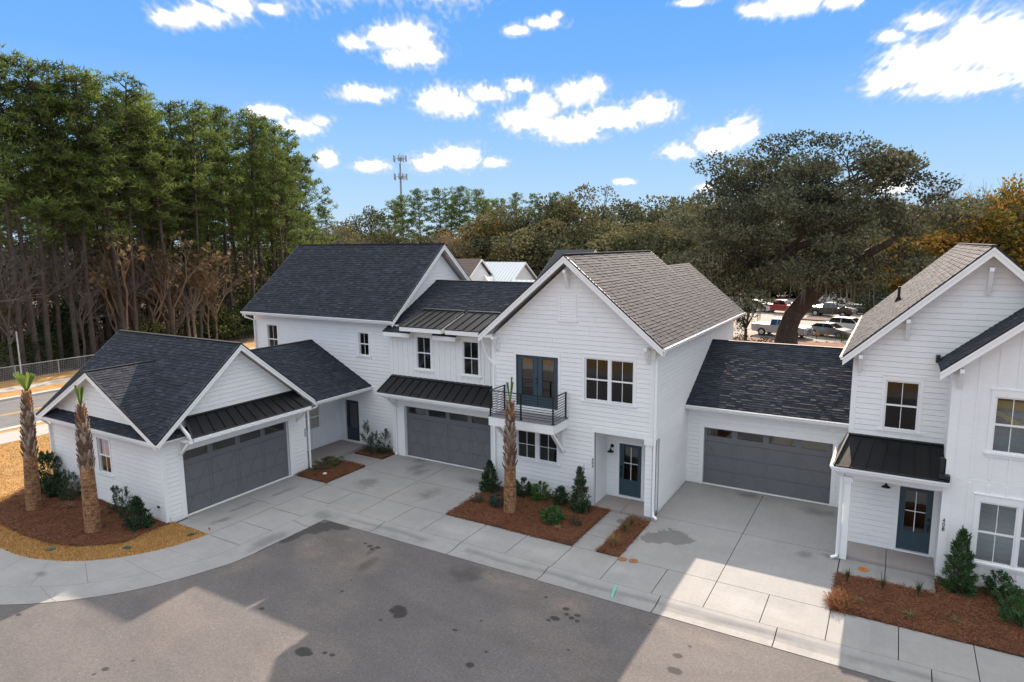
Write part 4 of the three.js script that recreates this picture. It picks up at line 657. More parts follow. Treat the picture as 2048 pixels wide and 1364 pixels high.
  slope(h, roof, [-14.5, 6.48, -31.62], [-14.5, 6.48, -21.88], [3.82, 3.2, 0], rectPoly(0, 9.74, 0, L)); slope(h, roof, [-14.5, 4.95, -35.5], [-14.5, 4.95, -31.62], [4.66, 4.03, 0], rectPoly(0, 3.88, 0, 6.16));
  new MB().box(-10.75, -10.61, 9.68, 9.715, -31.62, -21.88).build('ridge_cap', M.shingleCap, roof);
  wall(h, faceMZ(-31.6), [[7.3, 6.3], [14.1, 6.3], [10.68, 9.4]], [], 'plain');
  rake(h, [-6.86, 6.48, -21.87], [-10.68, 9.68, -21.87], [0, 0, 1], 0.25); rake(h, [-14.5, 6.48, -21.87], [-10.68, 9.68, -21.87], [0, 0, 1], 0.25); rake(h, [-6.86, 6.48, -35.51], [-9.84, 8.98, -35.51], [0, 0, -1], 0.22); rake(h, [-6.86, 6.48, -31.63], [-10.68, 9.68, -31.63], [0, 0, -1], 0.2);
  gutter(h, [-6.88, 6.46, -21.9], [-6.88, 6.46, -35.48], [1, 0, 0]);
  bracket(h, f, -10.68, 9.12, 0.46, 0.62); bracket(h, f, -7.5, 6.42, 0.46, 0.55); bracket(h, f, -13.86, 6.42, 0.46, 0.55);
  downspout(h, [[-6.82, 6.34, -21.98], [-6.85, 6.2, -22.0], [-7.16, 6.0, -22.26], [-7.2, 5.8, -22.28], [-7.2, 0.3, -22.28], [-7.18, 0.16, -22.24], [-7.02, 0.1, -22.14]], 0.06);
  downspout(h, [[-14.42, 6.3, -22.0], [-14.42, 6.1, -22.1], [-14.35, 5.6, -22.25], [-14.16, 5.35, -22.28], [-14.02, 5.2, -22.29], [-14.02, 3.5, -22.29], [-14.02, 0.1, -22.29]], 0.055);
  // balcony
  {
    const g = grp('balcony', h), a = -13.56, b = -10.7, z0 = -22.33, z1 = -21.1, y = 3.4;
    for (let k2 = 0; k2 < 8; k2++) new MB().box(a - 0.03, b + 0.03, y - 0.03, y, z0 + k2 * 0.155 + 0.004, z0 + (k2 + 1) * 0.155 - 0.004).build('deck_board', M.deckGrey, g);
    new MB().box(a, b, y - 0.38, y - 0.03, z1 - 0.05, z1 - 0.01).box(a, a + 0.04, y - 0.38, y - 0.03, z0, z1 - 0.05).box(b - 0.04, b, y - 0.38, y - 0.03, z0, z1 - 0.05).build('fascia_board', M.trim, g); new MB().box(a + 0.04, b - 0.04, y - 0.36, y - 0.32, z0, z1 - 0.05).build('soffit', M.soffit, g);
    const rl = grp('railing', g), zp = z1 - 0.07, H = 1.0, posts = [[a + 0.05, z0 + 0.08], [a + 0.05, zp], [(a + b) / 2, zp], [b - 0.05, zp], [b - 0.05, z0 + 0.08]];
    for (const [x, z] of posts) { const m = new MB(); m.box(x - 0.025, x + 0.025, y, y + H, z - 0.025, z + 0.025).box(x - 0.06, x + 0.06, y, y + 0.012, z - 0.06, z + 0.06); m.build('post', M.black, rl); }
    for (let i = 0; i < 9; i++) { const yy = y + 0.1 + i * 0.1, r = 0.009; new MB().box(a + 0.05, b - 0.05, yy - r, yy + r, zp - r, zp + r).build('rail', M.black, rl); for (const x of [a + 0.05, b - 0.05]) new MB().box(x - r, x + r, yy - r, yy + r, z0 + 0.08, zp - r).build('rail', M.black, rl); }
    new MB().box(a + 0.0, b - 0.0, y + H, y + H + 0.03, zp - 0.03, zp + 0.03).build('top_rail', M.black, rl); for (const x of [a + 0.05, b - 0.05]) new MB().box(x - 0.03, x + 0.03, y + H, y + H + 0.03, z0 + 0.02, zp - 0.03).build('top_rail', M.black, rl);
    for (const u of [a + 0.22, b - 0.2]) { const m = new MB(); m.fbox(f, u - .06, u + .06, 2.0, y - 0.38, 0.02, 0.08); bar(m, f(u, 2.0, 0.05), f(u, y - 0.4, 1.0), 0.1, 0.12, [1, 0, 0]); m.build('bracket', M.trim, g); }
  }
  // garage link: batten wall over the garage door
  const bf = faceZ(-23.6), gd = [-19.93, -15.05, 0.03, 2.5], b1 = [-19.09, -18.24, 4.36, 5.9], b2 = [-16.47, -15.62, 4.33, 5.86];
  wall(h, bf, rectPoly(-20.7, -14.1, -0.1, 6.35), [gd, b1, b2], 'batten', { step: 0.305, phase: 0.15 }); windowUnit(h, bf, ...b1); windowUnit(h, bf, ...b2);
  garageDoor(h, (u, v, n) => bf(u, v, n - 0.15), ...gd);
  new MB().fbox(bf, -20.13, -19.93, 0, 2.5, -0.15, 0.04).fbox(bf, -15.05, -14.86, 0, 2.5, -0.15, 0.04).fbox(bf, -20.13, -14.86, 2.5, 2.78, -0.15, 0.045).build('door_casing', M.trim, h); trimBoard(h, bf, -20.7, -20.13, 0, 2.78, 0.03, 'pier_board');
  seamRoof(h, 'awning_roof', [-20.62, 3.9, -23.58], [-14.1, 3.9, -23.58], [-20.85, 3.24, -22.75], [-14.1, 3.24, -22.75], 14); gutter(h, [-20.87, 3.22, -22.74], [-14.12, 3.22, -22.74], [0, 0, 1]); new MB().box(-20.8, -14.1, 3.0, 3.06, -23.58, -22.78).build('awning_soffit', M.soffit, h);
  { const m = new MB(); m.prism(faceMX(-20.72), [[-22.8, 3.2], [-23.58, 3.8], [-23.58, 3.2]].reverse(), -0.05, 0); m.build('awning_end', M.trim, h); } bracket(h, bf, -20.35, 3.0, 0.75, 0.55);
  downspout(h, [[-20.6, 3.08, -22.7], [-20.5, 2.98, -22.85], [-20.42, 2.85, -23.5], [-20.42, 0.12, -23.5], [-20.36, 0.05, -23.38]], 0.05);
  const cl = Math.hypot(3.8, 1.965), cy = 6.287;
  slope(h, roof, [-20.72, cy, -23.6], [-14.0, cy, -23.6], [0, 1.965, -3.8], rectPoly(0, 6.72, 0, cl)); slope(h, roof, [-14.0, cy, -31.2], [-20.72, cy, -31.2], [0, 1.965, 3.8], rectPoly(0, 6.72, 0, cl), { soffit: false });
  new MB().box(-20.7, -14.0, 8.24, 8.275, -27.48, -27.32).build('ridge_cap', M.shingleCap, roof); wall(h, faceMZ(-31.0), rectPoly(14.1, 20.7, -0.1, 6.3), [], 'plain');
  for (const [a, b] of [[-20.77, -19.17], [-17.86, -16.57]]) { slope(h, roof, [a, 6.08, -23.2], [b, 6.08, -23.2], [0, 1.965, -3.8], rectPoly(0, b - a, 0, 0.47)); new MB().box(a + 0.02, b - 0.02, 5.86, 6.03, -23.24, -23.2).box(b - 0.06, b - 0.02, 5.86, 6.06, -23.58, -23.24).box(a + 0.02, a + 0.06, 5.86, 6.06, -23.58, -23.24).build('fascia_board', M.trim, h); new MB().box(a + 0.06, b - 0.06, 5.88, 5.93, -23.58, -23.24).build('soffit', M.soffit, h); }
  for (const [a, b, n] of [[-19.5, -17.15, 6], [-16.92, -14.2, 6]]) { seamRoof(h, 'dormer_roof', [a, 7.02, -24.8], [b, 7.02, -24.8], [a, 6.42, -22.9], [b, 6.42, -22.9], n); new MB().box(a + 0.01, b - 0.01, 6.2, 6.385, -22.94, -22.9).build('fascia_board', M.trim, h); new MB().box(a + 0.01, b - 0.01, 6.2, 6.24, -23.6, -22.94).build('soffit', M.soffit, h); for (const x of [a + 0.03, b - 0.05]) { const P = (u, v, n2) => [x + n2, v, -u]; new MB().prism(P, [[22.94, 6.2], [24.75, 6.2], [24.75, 6.97], [22.94, 6.38]], 0, 0.03).build('cheek', M.trim, h); } }
  floors(h, -20.6, -7.5, -31, -23.85, [0.0, 3.1]); floors(h, -13.95, -9.8, -23.85, -22.5, [0.0, 3.1]); floors(h, -9.8, -7.45, -23.6, -22.5, [3.22]);
  new MB().box(-13.9, -7.5, 3.1, 6.3, -27.1, -27.0).box(-20.5, -14.2, 3.1, 6.2, -27.1, -27.0).box(-13.9, -7.5, 0, 3, -27.1, -27.0).build('partition', M.interior, h);
}
// ---------------------------------------------------------------- the right house with its recessed garage
{
  const h = thing('right_house', 'white house at the right with a recessed garage and batten bay', 'house');
  const gf = faceZ(-26.9), gd = [-6.58, -1.72, 0.03, 2.46];
  wall(h, gf, rectPoly(-7.28, -1.05, -0.1, 3.3), [gd]); garageDoor(h, (u, v, n) => gf(u, v, n - 0.1), ...gd);
  new MB().fbox(gf, -6.76, -6.58, 0, 2.46, -0.1, 0.036).fbox(gf, -1.72, -1.55, 0, 2.46, -0.1, 0.036).fbox(gf, -6.76, -1.55, 2.46, 2.64, -0.1, 0.038).build('door_casing', M.trim, h); trimBoard(h, gf, -7.26, -1.05, 2.95, 3.3, 0.02, 'frieze_board'); trimBoard(h, gf, -7.26, -6.76, 0, 0.18, 0.03, 'skirt_board'); trimBoard(h, gf, -1.55, -1.08, 0, 0.18, 0.03, 'skirt_board');
  const roof = grp('roof', h), gl = Math.hypot(4.2, 2.14);
  slope(h, roof, [-7.28, 3.45, -26.5], [-1.08, 3.45, -26.5], [0, 2.14, -4.2], rectPoly(0, 6.2, 0, gl)); slope(h, roof, [-1.08, 3.45, -34.9], [-7.28, 3.45, -34.9], [0, 2.14, 4.2], rectPoly(0, 6.2, 0, gl), { soffit: false }); new MB().box(-7.26, -1.1, 5.58, 5.615, -30.78, -30.62).build('ridge_cap', M.shingleCap, roof);
  gutter(h, [-7.27, 3.43, -26.48], [-1.1, 3.43, -26.48], [0, 0, 1]); wall(h, faceMZ(-34.5), rectPoly(1.05, 7.28, -0.1, 3.4), [], 'plain'); floors(h, -7.1, -1.2, -34.3, -27.05, [0.0]);
  // main gable
  const f = faceZ(-23.7), W = [-0.12, 0.81, 4.1, 5.69], dr = [0.5, 1.42, 0.14, 2.28];
  const gw = wall(h, f, [[-1.05, -0.1], [5.65, -0.1], [5.65, 6.5], [2.3, 9.66], [-1.05, 6.5]], [W, dr]); windowUnit(h, f, ...W, { muntin: true }); entryDoor(h, f, ...dr, { handle: 1, cross: true, low: 0.66, top: 0.13 }); doorCasing(h, f, ...dr);
  trimBoard(h, f, -1.09, -0.93, 0, 6.3); wallLight(h, f, 0.1, 2.42); new MB().fbox(f, -0.42, -0.3, 0.42, 0.56, 0.01, 0.05).build('outlet_cover', M.white, h);
  wall(h, faceMX(-1.05), rectPoly(-36.5, -23.7, -0.1, 6.55)); wall(h, faceX(5.65), rectPoly(23.7, 36.5, -0.1, 6.55), [], 'plain'); wall(h, faceMZ(-36.5), [[-5.65, -0.1], [1.05, -0.1], [1.05, 6.5], [-2.3, 9.6], [-5.65, 6.5]], [], 'plain');
  const L = Math.hypot(3.68, 3.5);
  slope(h, roof, [-1.38, 6.43, -36.9], [-1.38, 6.43, -23.24], [3.68, 3.5, 0], rectPoly(0, 13.66, 0, L)); slope(h, roof, [5.98, 6.43, -23.24], [5.98, 6.43, -36.9], [-3.68, 3.5, 0], rectPoly(0, 13.66, 0, L)); new MB().box(2.23, 2.37, 9.92, 9.955, -36.9, -23.24).build('ridge_cap', M.shingleCap, roof);
  rake(h, [-1.38, 6.43, -23.23], [2.3, 9.93, -23.23], [0, 0, 1], 0.25); rake(h, [5.98, 6.43, -23.23], [2.3, 9.93, -23.23], [0, 0, 1], 0.25); rake(h, [-1.38, 6.43, -36.91], [2.3, 9.93, -36.91], [0, 0, -1], 0.22);
  gutter(h, [-1.36, 6.42, -36.85], [-1.36, 6.42, -23.26], [-1, 0, 0]);
  for (const [u, v, hh] of [[-0.87, 6.5, 0.55], [0.35, 7.7, 0.6], [2.3, 9.3, 0.75]]) bracket(h, f, u, v, 0.46, hh);
  new MB().tube([[0.05, 7.6, -29.2], [0.05, 8.35, -29.2]], 0.05, 10).tube([[0.05, 7.75, -29.2], [0.05, 7.95, -29.2]], [0.14, 0.06], 10).build('vent_pipe', M.drip, roof);
  // bay with battens
  const b = faceZ(-22.36), B1 = [2.44, 3.36, 0.79, 2.63], B2 = [3.42, 4.34, 0.79, 2.63], U1 = [2.58, 3.42, 4.12, 5.74];
  wall(h, b, [[1.58, -0.1], [5.3, -0.1], [5.3, 6.6], [3.44, 8.15], [1.58, 6.6]], [[2.44, 4.34, 0.79, 2.63], U1, [3.48, 4.32, 4.12, 5.74]], 'batten', { step: 0.44, phase: 0.6, rails: [3.22] });
  windowUnit(h, b, ...B1, { right: 0.03, head: 0.2 }); windowUnit(h, b, ...B2, { left: 0.03, head: 0.2 }); windowUnit(h, b, ...U1, { right: 0.03, head: 0.2 }); windowUnit(h, b, 3.48, 4.32, 4.12, 5.74, { left: 0.03, head: 0.2 });
  trimBoard(h, b, 1.54, 1.76, 0, 6.3); trimBoard(h, b, 1.76, 5.3, 0, 0.2, 0.028, 'skirt_board'); wall(h, faceMX(1.58), rectPoly(-23.7, -22.52, -0.1, 6.7)); wall(h, faceX(5.3), rectPoly(22.36, 23.7, -0.1, 6.6), [], 'plain');
  houseNumber(h, b, 1.64, 1.93, '408');
  const bl = Math.hypot(2.24, 1.96);
  slope(h, roof, [1.2, 6.43, -23.7], [1.2, 6.43, -21.9], [2.24, 1.96, 0], rectPoly(0, 1.8, 0, bl)); slope(h, roof, [5.68, 6.43, -21.9], [5.68, 6.43, -23.7], [-2.24, 1.96, 0], rectPoly(0, 1.8, 0, bl)); rake(h, [1.2, 6.43, -21.89], [3.44, 8.39, -21.89], [0, 0, 1], 0.24); rake(h, [5.68, 6.43, -21.89], [3.44, 8.39, -21.89], [0, 0, 1], 0.24); bracket(h, b, 1.72, 6.5, 0.44, 0.55);
  new MB().box(1.15, 1.26, 6.4, 6.62, -23.69, -23.4).build('kick_flashing', M.drip, h);
  // porch
  const pr = seamRoof(h, 'porch_roof', [-1.06, 3.78, -23.66], [1.56, 3.78, -23.66], [-1.36, 3.14, -22.1], [1.66, 3.14, -22.1], 7);
  { const m = new MB(); m.hexa([[-1.38, 3.1, -24.3], [-1.36, 3.1, -22.12], [-1.06, 3.74, -23.66], [-1.06, 3.74, -24.3], [-1.4, 3.14, -24.3], [-1.38, 3.14, -22.1], [-1.08, 3.8, -23.66], [-1.08, 3.8, -24.3]]); m.build('hip_panel', M.metalRoof, pr); bar(new MB(), [-1.37, 3.16, -22.1], [-1.07, 3.82, -23.66], 0.05, 0.03).build('hip_cap', M.drip, pr); new MB().box(1.4, 1.68, 3.2, 3.3, -22.32, -22.1).box(1.42, 1.57, 3.3, 3.75, -22.5, -22.33).build('step_flashing', M.drip, pr); }
  gutter(h, [-1.4, 3.12, -22.12], [1.68, 3.12, -22.12], [0, 0, 1]); gutter(h, [-1.36, 3.12, -24.3], [-1.36, 3.12, -22.1], [-1, 0, 0]);
  new MB().box(-1.05, 1.57, 2.74, 3.0, -22.52, -22.36).box(-1.05, -0.9, 2.74, 3.0, -23.66, -22.52).build('porch_beam', M.trim, h); new MB().box(-1.3, 1.56, 3.0, 3.05, -23.68, -22.16).build('porch_ceiling', M.soffit, h);
  new MB().box(-1.05, -0.85, 0.0, 2.76, -22.54, -22.34).box(-1.09, -0.81, 2.6, 2.76, -22.58, -22.3).build('porch_column', M.trim, h);
  for (const [a, c] of [[-1.05, 0.24], [0.26, 1.56]]) slab([[a, -23.68], [c, -23.68], [c, -22.46], [a, -22.46]], -0.1, 0.09).build('porch_slab', M.porchConcrete, h);
  downspout(h, [[-1.3, 3.0, -22.08], [-1.2, 2.9, -22.2], [-1.11, 2.75, -22.3], [-1.11, 0.2, -22.3], [-1.12, 0.1, -22.26], [-1.28, 0.06, -22.16]], 0.055);
  floors(h, -0.9, 5.5, -36.3, -23.85, [0.0, 3.1]); floors(h, 1.75, 5.15, -23.85, -22.5, [0.0, 3.1]); new MB().box(-0.9, 5.5, 0, 6.3, -28.1, -28.0).build('partition', M.interior, h);
  { const m = new MB(); bar(m, [1.8, 5.35, -23.2], [5.1, 5.35, -23.2], 0.04, 0.24); bar(m, [2.7, 5.15, -23.1], [4.2, 4.3, -23.1], 0.04, 0.14); m.build('lumber', M.lumber, h); }
}
flushPieces();
// ---------------------------------------------------------------- plants
const leafMat = (t = 0.35) => new THREE.MeshPhysicalMaterial({ vertexColors: true, color: lin(1, 1, 1), roughness: 0.9, transmission: t, thickness: 0, side: THREE.DoubleSide, specularIntensity: 0.25 });
M.leaf = leafMat(0.3); M.gloss = new THREE.MeshPhysicalMaterial({ vertexColors: true, roughness: 0.6, specularIntensity: 0.5, side: THREE.DoubleSide }); M.needle = leafMat(0.45);
const pick = (r, a, b) => { const t = r(), k = 0.75 + 0.5 * r(); return [lerp(a[0], b[0], t) * k, lerp(a[1], b[1], t) * k, lerp(a[2], b[2], t) * k]; };
const rdir = r => { const z = r() * 2 - 1, w = r() * 6.2832, s = Math.sqrt(1 - z * z); return [s * Math.cos(w), z, s * Math.sin(w)]; };
function leaf(mb, p, d, L, w, r) { // a folded diamond leaf
  let s = cross(d, rdir(r)); s = norm(s); const n = cross(s, d), tip = add(p, mul(d, L)), mid = add(p, mul(d, L * 0.45)), a = add(add(mid, mul(s, w / 2)), mul(n, w * 0.12)), b = add(add(mid, mul(s, -w / 2)), mul(n, w * 0.12)); mb.tri(p, a, tip); mb.tri(p, tip, b);
}
function shrub(name, label, category, pos, h, o, group) { // o: w, n, leafL, leafW, a, b (colours), shape, stems
  const t = thing(name, label, category, [pos[0], 0.03, pos[1]], 0, group), r = rng(Math.round(pos[0] * 1313 + pos[1] * 771) >>> 0), st = new MB(), lf = new MB(), W = o.w / 2;
  const prof = o.shape === 'cone' ? y => W * Math.pow(1 - y, 0.75) * (y < 0.12 ? 0.75 + y * 2 : 1) + 0.015 : o.shape === 'column' ? y => W * (y < .7 ? 1 : Math.max(.1, 1 - (y - .7) * 2.6)) : y => W * Math.sqrt(Math.max(0.02, 1 - Math.pow(y * 2 - 0.95, 2))) ;
  const nb = o.stems || 60, per = Math.ceil(o.n * 2.0 / nb);
  for (let i = 0; i < nb; i++) { // twigs reach the outline, leaves ride on them
    const y = o.shape === 'round' ? r() : Math.pow(r(), 1.25), w = r() * 6.2832, jag = 0.72 + r() * 0.42, rad = prof(Math.min(1, y)) * jag, tip = [Math.cos(w) * rad, clamp(y * h * (o.shape === 'cone' ? 1 : 0.95) + (o.shape === 'round' ? 0.03 : 0), .03, h * 1.02), Math.sin(w) * rad], base = [tip[0] * 0.12, Math.max(0, tip[1] - rad * (o.rise ?? 1.1)) * 0.9, tip[2] * 0.12];
    st.tube([base, add(mul(add(base, tip), 0.5), [0, rad * 0.08, 0]), tip], 0.006, 3, false, false);
    const d0 = norm(sub(tip, base));
    for (let k = 0; k < per; k++) { const s = 0.25 + 0.75 * Math.sqrt(r()), p = add(add(base, mul(sub(tip, base), s)), mul(rdir(r), 0.03 * h ** .5)), d = norm(add(mul(d0, o.along ?? 0.8), mul(rdir(r), 0.9))); lf.col = pick(r, o.a, o.b).map(x => x * 1.35); leaf(lf, p, d, 1.15 * o.leafL * (0.7 + 0.6 * r()), o.leafW * (0.7 + 0.6 * r()), r); }
  }
  if (o.spires) for (let k = 0; k < o.spires; k++) { const w = r() * 6.28, x = Math.cos(w) * W * .3, z = Math.sin(w) * W * .3, y0 = h * (.55 + r() * .25), y1 = h * (0.85 + r() * .2), tip = [x * 1.2, y1, z * 1.2]; st.tube([[x, y0, z], tip], 0.006, 3, false, false); for (let j = 0; j < 26; j++) { const p = add([x, y0, z], mul(sub(tip, [x, y0, z]), r())); lf.col = pick(r, o.a, o.b); leaf(lf, p, norm(add([0, 1, 0], mul(rdir(r), .7))), o.leafL, o.leafW, r); } }
  st.build('stems', M.vine, t); lf.build('foliage', o.mat || M.gloss, t); return t;
}
const G1 = [0.012, 0.03, 0.012], G2 = [0.03, 0.07, 0.022], G3 = [0.05, 0.12, 0.02];
shrub('holly', 'dark cone-shaped holly beside the middle garage door', 'shrub', [-13.95, -21.75], 1.25, { w: 0.95, n: 1500, leafL: 0.075, leafW: 0.04, a: G1, b: [0.022, 0.055, 0.02], shape: 'cone', stems: 110 });
shrub('holly', 'tall slim cone-shaped evergreen left of the middle porch', 'shrub', [-9.85, -21.65], 1.72, { w: 0.85, n: 2000, leafL: 0.075, leafW: 0.035, a: G1, b: [0.035, 0.075, 0.025], shape: 'cone', stems: 130, spires: 5 });
shrub('round_shrub', 'dark round shrub just right of the middle palm trunk', 'shrub', [-12.42, -21.85], 0.78, { w: 0.78, n: 1500, leafL: 0.055, leafW: 0.03, a: G1, b: [0.025, 0.065, 0.025], shape: 'round' });
shrub('round_shrub', 'bright green round shrub below the ground-floor windows', 'shrub', [-11.65, -21.85], 0.76, { w: 0.84, n: 1600, leafL: 0.055, leafW: 0.03, a: [0.03, 0.08, 0.012], b: G3, shape: 'round' });
shrub('round_shrub', 'dark round shrub between bright green shrub and slim cone', 'shrub', [-10.75, -21.75], 0.75, { w: 0.7, n: 1300, leafL: 0.06, leafW: 0.03, a: G1, b: [0.03, 0.07, 0.025], shape: 'round' });
shrub('low_shrub', 'low bluish shrub left of the middle palm trunk', 'shrub', [-12.86, -20.5], 0.46, { w: 0.66, n: 900, leafL: 0.06, leafW: 0.03, a: [0.018, 0.038, 0.028], b: [0.045, 0.075, 0.055], shape: 'round' });
shrub('low_shrub', 'low spreading green shrub in front of the round shrubs', 'shrub', [-10.33, -20.28], 0.5, { w: 0.85, n: 1100, leafL: 0.085, leafW: 0.035, a: [0.02, 0.055, 0.015], b: [0.05, 0.11, 0.03], shape: 'round', rise: .6 });
shrub('sparse_shrub', 'small sparse dull shrub near the front path', 'shrub', [-9.45, -20.38], 0.36, { w: 0.42, n: 260, leafL: 0.05, leafW: 0.02, a: [0.03, 0.035, 0.02], b: [0.05, 0.06, 0.03], shape: 'round', stems: 40 });
shrub('sparse_shrub', 'small sparse dull shrub at the driveway edge of the middle bed', 'shrub', [-13.72, -20.45], 0.34, { w: 0.6, n: 240, leafL: 0.06, leafW: 0.02, a: [0.03, 0.04, 0.02], b: [0.06, 0.06, 0.03], shape: 'round', stems: 50 });
shrub('evergreen', 'tall conical evergreen against the right house bay', 'shrub', [2.1, -21.86], 1.78, { w: 1.02, n: 2400, leafL: 0.1, leafW: 0.028, a: [0.016, 0.04, 0.014], b: [0.05, 0.1, 0.03], shape: 'cone', stems: 150, spires: 7, along: 1.2 });
shrub('round_shrub', 'dark round shrub below the bay window, nearest the wall', 'shrub', [3.05, -21.95], 0.78, { w: 0.8, n: 1500, leafL: 0.05, leafW: 0.026, a: G1, b: G2, shape: 'round' });
shrub('round_shrub', 'green round shrub below the bay window, middle of its row', 'shrub', [3.25, -21.25], 0.74, { w: 0.86, n: 1500, leafL: 0.05, leafW: 0.026, a: [0.02, 0.05, 0.015], b: [0.04, 0.1, 0.025], shape: 'round' });
shrub('round_shrub', 'green round shrub nearest the sidewalk in the right bed', 'shrub', [3.25, -20.5], 0.72, { w: 0.8, n: 1500, leafL: 0.05, leafW: 0.026, a: [0.02, 0.055, 0.015], b: [0.04, 0.1, 0.025], shape: 'round' });
shrub('holly', 'broad dark conical holly at the corner garage front', 'shrub', [-23.1, -12.45], 1.15, { w: 1.05, n: 1700, leafL: 0.08, leafW: 0.035, a: G1, b: [0.02, 0.05, 0.02], shape: 'cone', stems: 120, spires: 4 });
shrub('upright_shrub', 'open upright shrub nearest the garage window', 'shrub', [-25.15, -12.8], 1.15, { w: 0.5, n: 420, leafL: 0.09, leafW: 0.022, a: G1, b: [0.03, 0.065, 0.025], shape: 'column', stems: 40, spires: 3 });
shrub('upright_shrub', 'open upright shrub beside the broad dark holly', 'shrub', [-24.4, -12.75], 1.15, { w: 0.45, n: 420, leafL: 0.09, leafW: 0.022, a: G1, b: [0.03, 0.07, 0.03], shape: 'column', stems: 40, spires: 3 });
shrub('holly', 'dense dark shrub at the far corner of the garage', 'shrub', [-30.1, -12.7], 1.75, { w: 1.25, n: 2000, leafL: 0.09, leafW: 0.04, a: [0.01, 0.028, 0.01], b: [0.022, 0.06, 0.02], shape: 'column', stems: 120 });
shrub('round_shrub', 'low dark shrub between the two corner palms', 'shrub', [-29.1, -12.6], 0.95, { w: 1.0, n: 1200, leafL: 0.08, leafW: 0.035, a: G1, b: [0.025, 0.055, 0.02], shape: 'round' });
shrub('upright_shrub', 'feathery upright shrub behind the nearer corner palm', 'shrub', [-28.2, -12.7], 1.15, { w: 0.8, n: 650, leafL: 0.1, leafW: 0.02, a: G1, b: [0.025, 0.06, 0.025], shape: 'column', stems: 60, spires: 4 });
for (const [x, z, h, l] of [[-21.95, -23.1, 1.55, 'tallest upright shrub beside the left front door'], [-21.3, -22.95, 1.2, 'upright shrub in the middle of three by the left door'], [-20.98, -23.3, 1.3, 'thin upright shrub nearest the middle garage']]) shrub('upright_shrub', l, 'shrub', [x, z], h, { w: 0.55, n: 520, leafL: 0.085, leafW: 0.022, a: G1, b: [0.03, 0.06, 0.028], shape: 'column', stems: 46, spires: 3 });
shrub('creeping_shrub', 'low creeping olive shrub along the left porch bed', 'shrub', [-22.0, -20.45], 0.42, { w: 0.95, n: 900, leafL: 0.07, leafW: 0.018, a: [0.02, 0.035, 0.012], b: [0.06, 0.08, 0.03], shape: 'round', rise: .3 }).scale.set(1, 1, 1.9);
function tuft(label, x, z, h, n, a, b, spread = 0.5, name = 'grass_tuft') {
  const t = thing(name, label, 'grass tuft', [x, 0.03, z]), r = rng(Math.round(x * 977 + z * 313) >>> 0), m = new MB();
  for (let i = 0; i < n; i++) { const w = r() * 6.28, lean = spread * (0.2 + r()), L = h * (0.6 + 0.6 * r()), c = Math.cos(w), s = Math.sin(w), q = k => [c * lean * L * k * k + c * .03 * k, L * k * (1 - 0.35 * lean * k), s * lean * L * k * k + s * .03 * k], wd = 0.012 + r() * .006; m.col = pick(r, a, b); const side = k => mul([-s, 0, c], wd * (1 - k)); for (let k = 0; k < 3; k++) { const k0 = k / 3, k1 = (k + 1) / 3, A = q(k0), B = q(k1); m.quad(sub(A, side(k0)), add(A, side(k0)), add(B, side(k1)), sub(B, side(k1))); } }
  m.build('blades', M.leaf, t); return t;
}
tuft('green and yellow grass tuft at the column end of the strip', -7.62, -21.2, 0.62, 70, [0.07, 0.09, 0.03], [0.25, 0.2, 0.08]); tuft('green grass tuft in the middle of the narrow strip', -7.66, -20.6, 0.55, 70, [0.06, 0.09, 0.03], [0.2, 0.17, 0.07]); tuft('dry straw-coloured grass tuft nearest the sidewalk in the strip', -7.62, -19.5, 0.55, 90, [0.25, 0.15, 0.05], [0.4, 0.27, 0.12], .7);
tuft('small spiky grass tuft nearest the right driveway', -0.72, -20.75, 0.5, 46, [0.05, 0.06, 0.03], [0.13, 0.12, 0.06], .35); tuft('small spiky grass tuft in front of the right landing joint', 0.2, -20.7, 0.55, 50, [0.05, 0.06, 0.03], [0.13, 0.12, 0.06], .35); tuft('small spiky grass tuft at the outer end of the right landing', 1.08, -20.85, 0.55, 46, [0.05, 0.06, 0.03], [0.12, 0.12, 0.06], .35);
tuft('sprawling pale green weed near the kerb side of the right bed', 0.9, -19.55, 0.22, 30, [0.12, 0.19, 0.06], [0.25, 0.3, 0.12], 1.5, 'weed'); tuft('small pale weed near the dry straw mound', -0.35, -19.75, 0.16, 22, [0.15, 0.2, 0.08], [0.3, 0.32, 0.15], 1.4, 'weed'); tuft('small pale weed in the middle of the right bed', 1.9, -19.9, 0.16, 22, [0.12, 0.2, 0.08], [0.25, 0.3, 0.12], 1.5, 'weed'); tuft('small pale weed in the middle palm bed near path', -9.9, -19.85, 0.12, 22, [0.15, 0.25, 0.06], [0.3, 0.4, 0.12], 1.5, 'weed');
tuft('dry pale grass clump at the foot of the near corner palm', -25.6, -12.3, 0.45, 40, [0.12, 0.1, 0.06], [0.28, 0.22, 0.14], .8); tuft('dry pale grass clump between the corner palms', -27.2, -12.1, 0.4, 36, [0.12, 0.1, 0.06], [0.28, 0.22, 0.14], .9);
{ // sunlit mound of straw by the driveway
  const t = thing('straw_mound', 'loose straw mound at the driveway corner of the right bed', 'straw mound', [-0.78, 0.02, -19.35]), r = rng(3), m = new MB(); for (let i = 0; i < 900; i++) { const w = r() * 6.28, d = Math.sqrt(r()), p = [Math.cos(w) * d * 0.32, 0.16 * (1 - d * d) * r() + .02, Math.sin(w) * d * 0.5], q = norm([r() - .5, (r() - .35) * .7, r() - .5]); m.col = pick(r, [0.16, 0.06, 0.02], [0.36, 0.17, 0.07]); const e = add(p, mul(q, 0.16 + r() * .14)), s = mul(norm(cross(q, [0, 1, 0.01])), 0.006); m.quad(sub(p, s), add(p, s), add(e, s), sub(e, s)); } m.build('straw', M.leaf, t); }
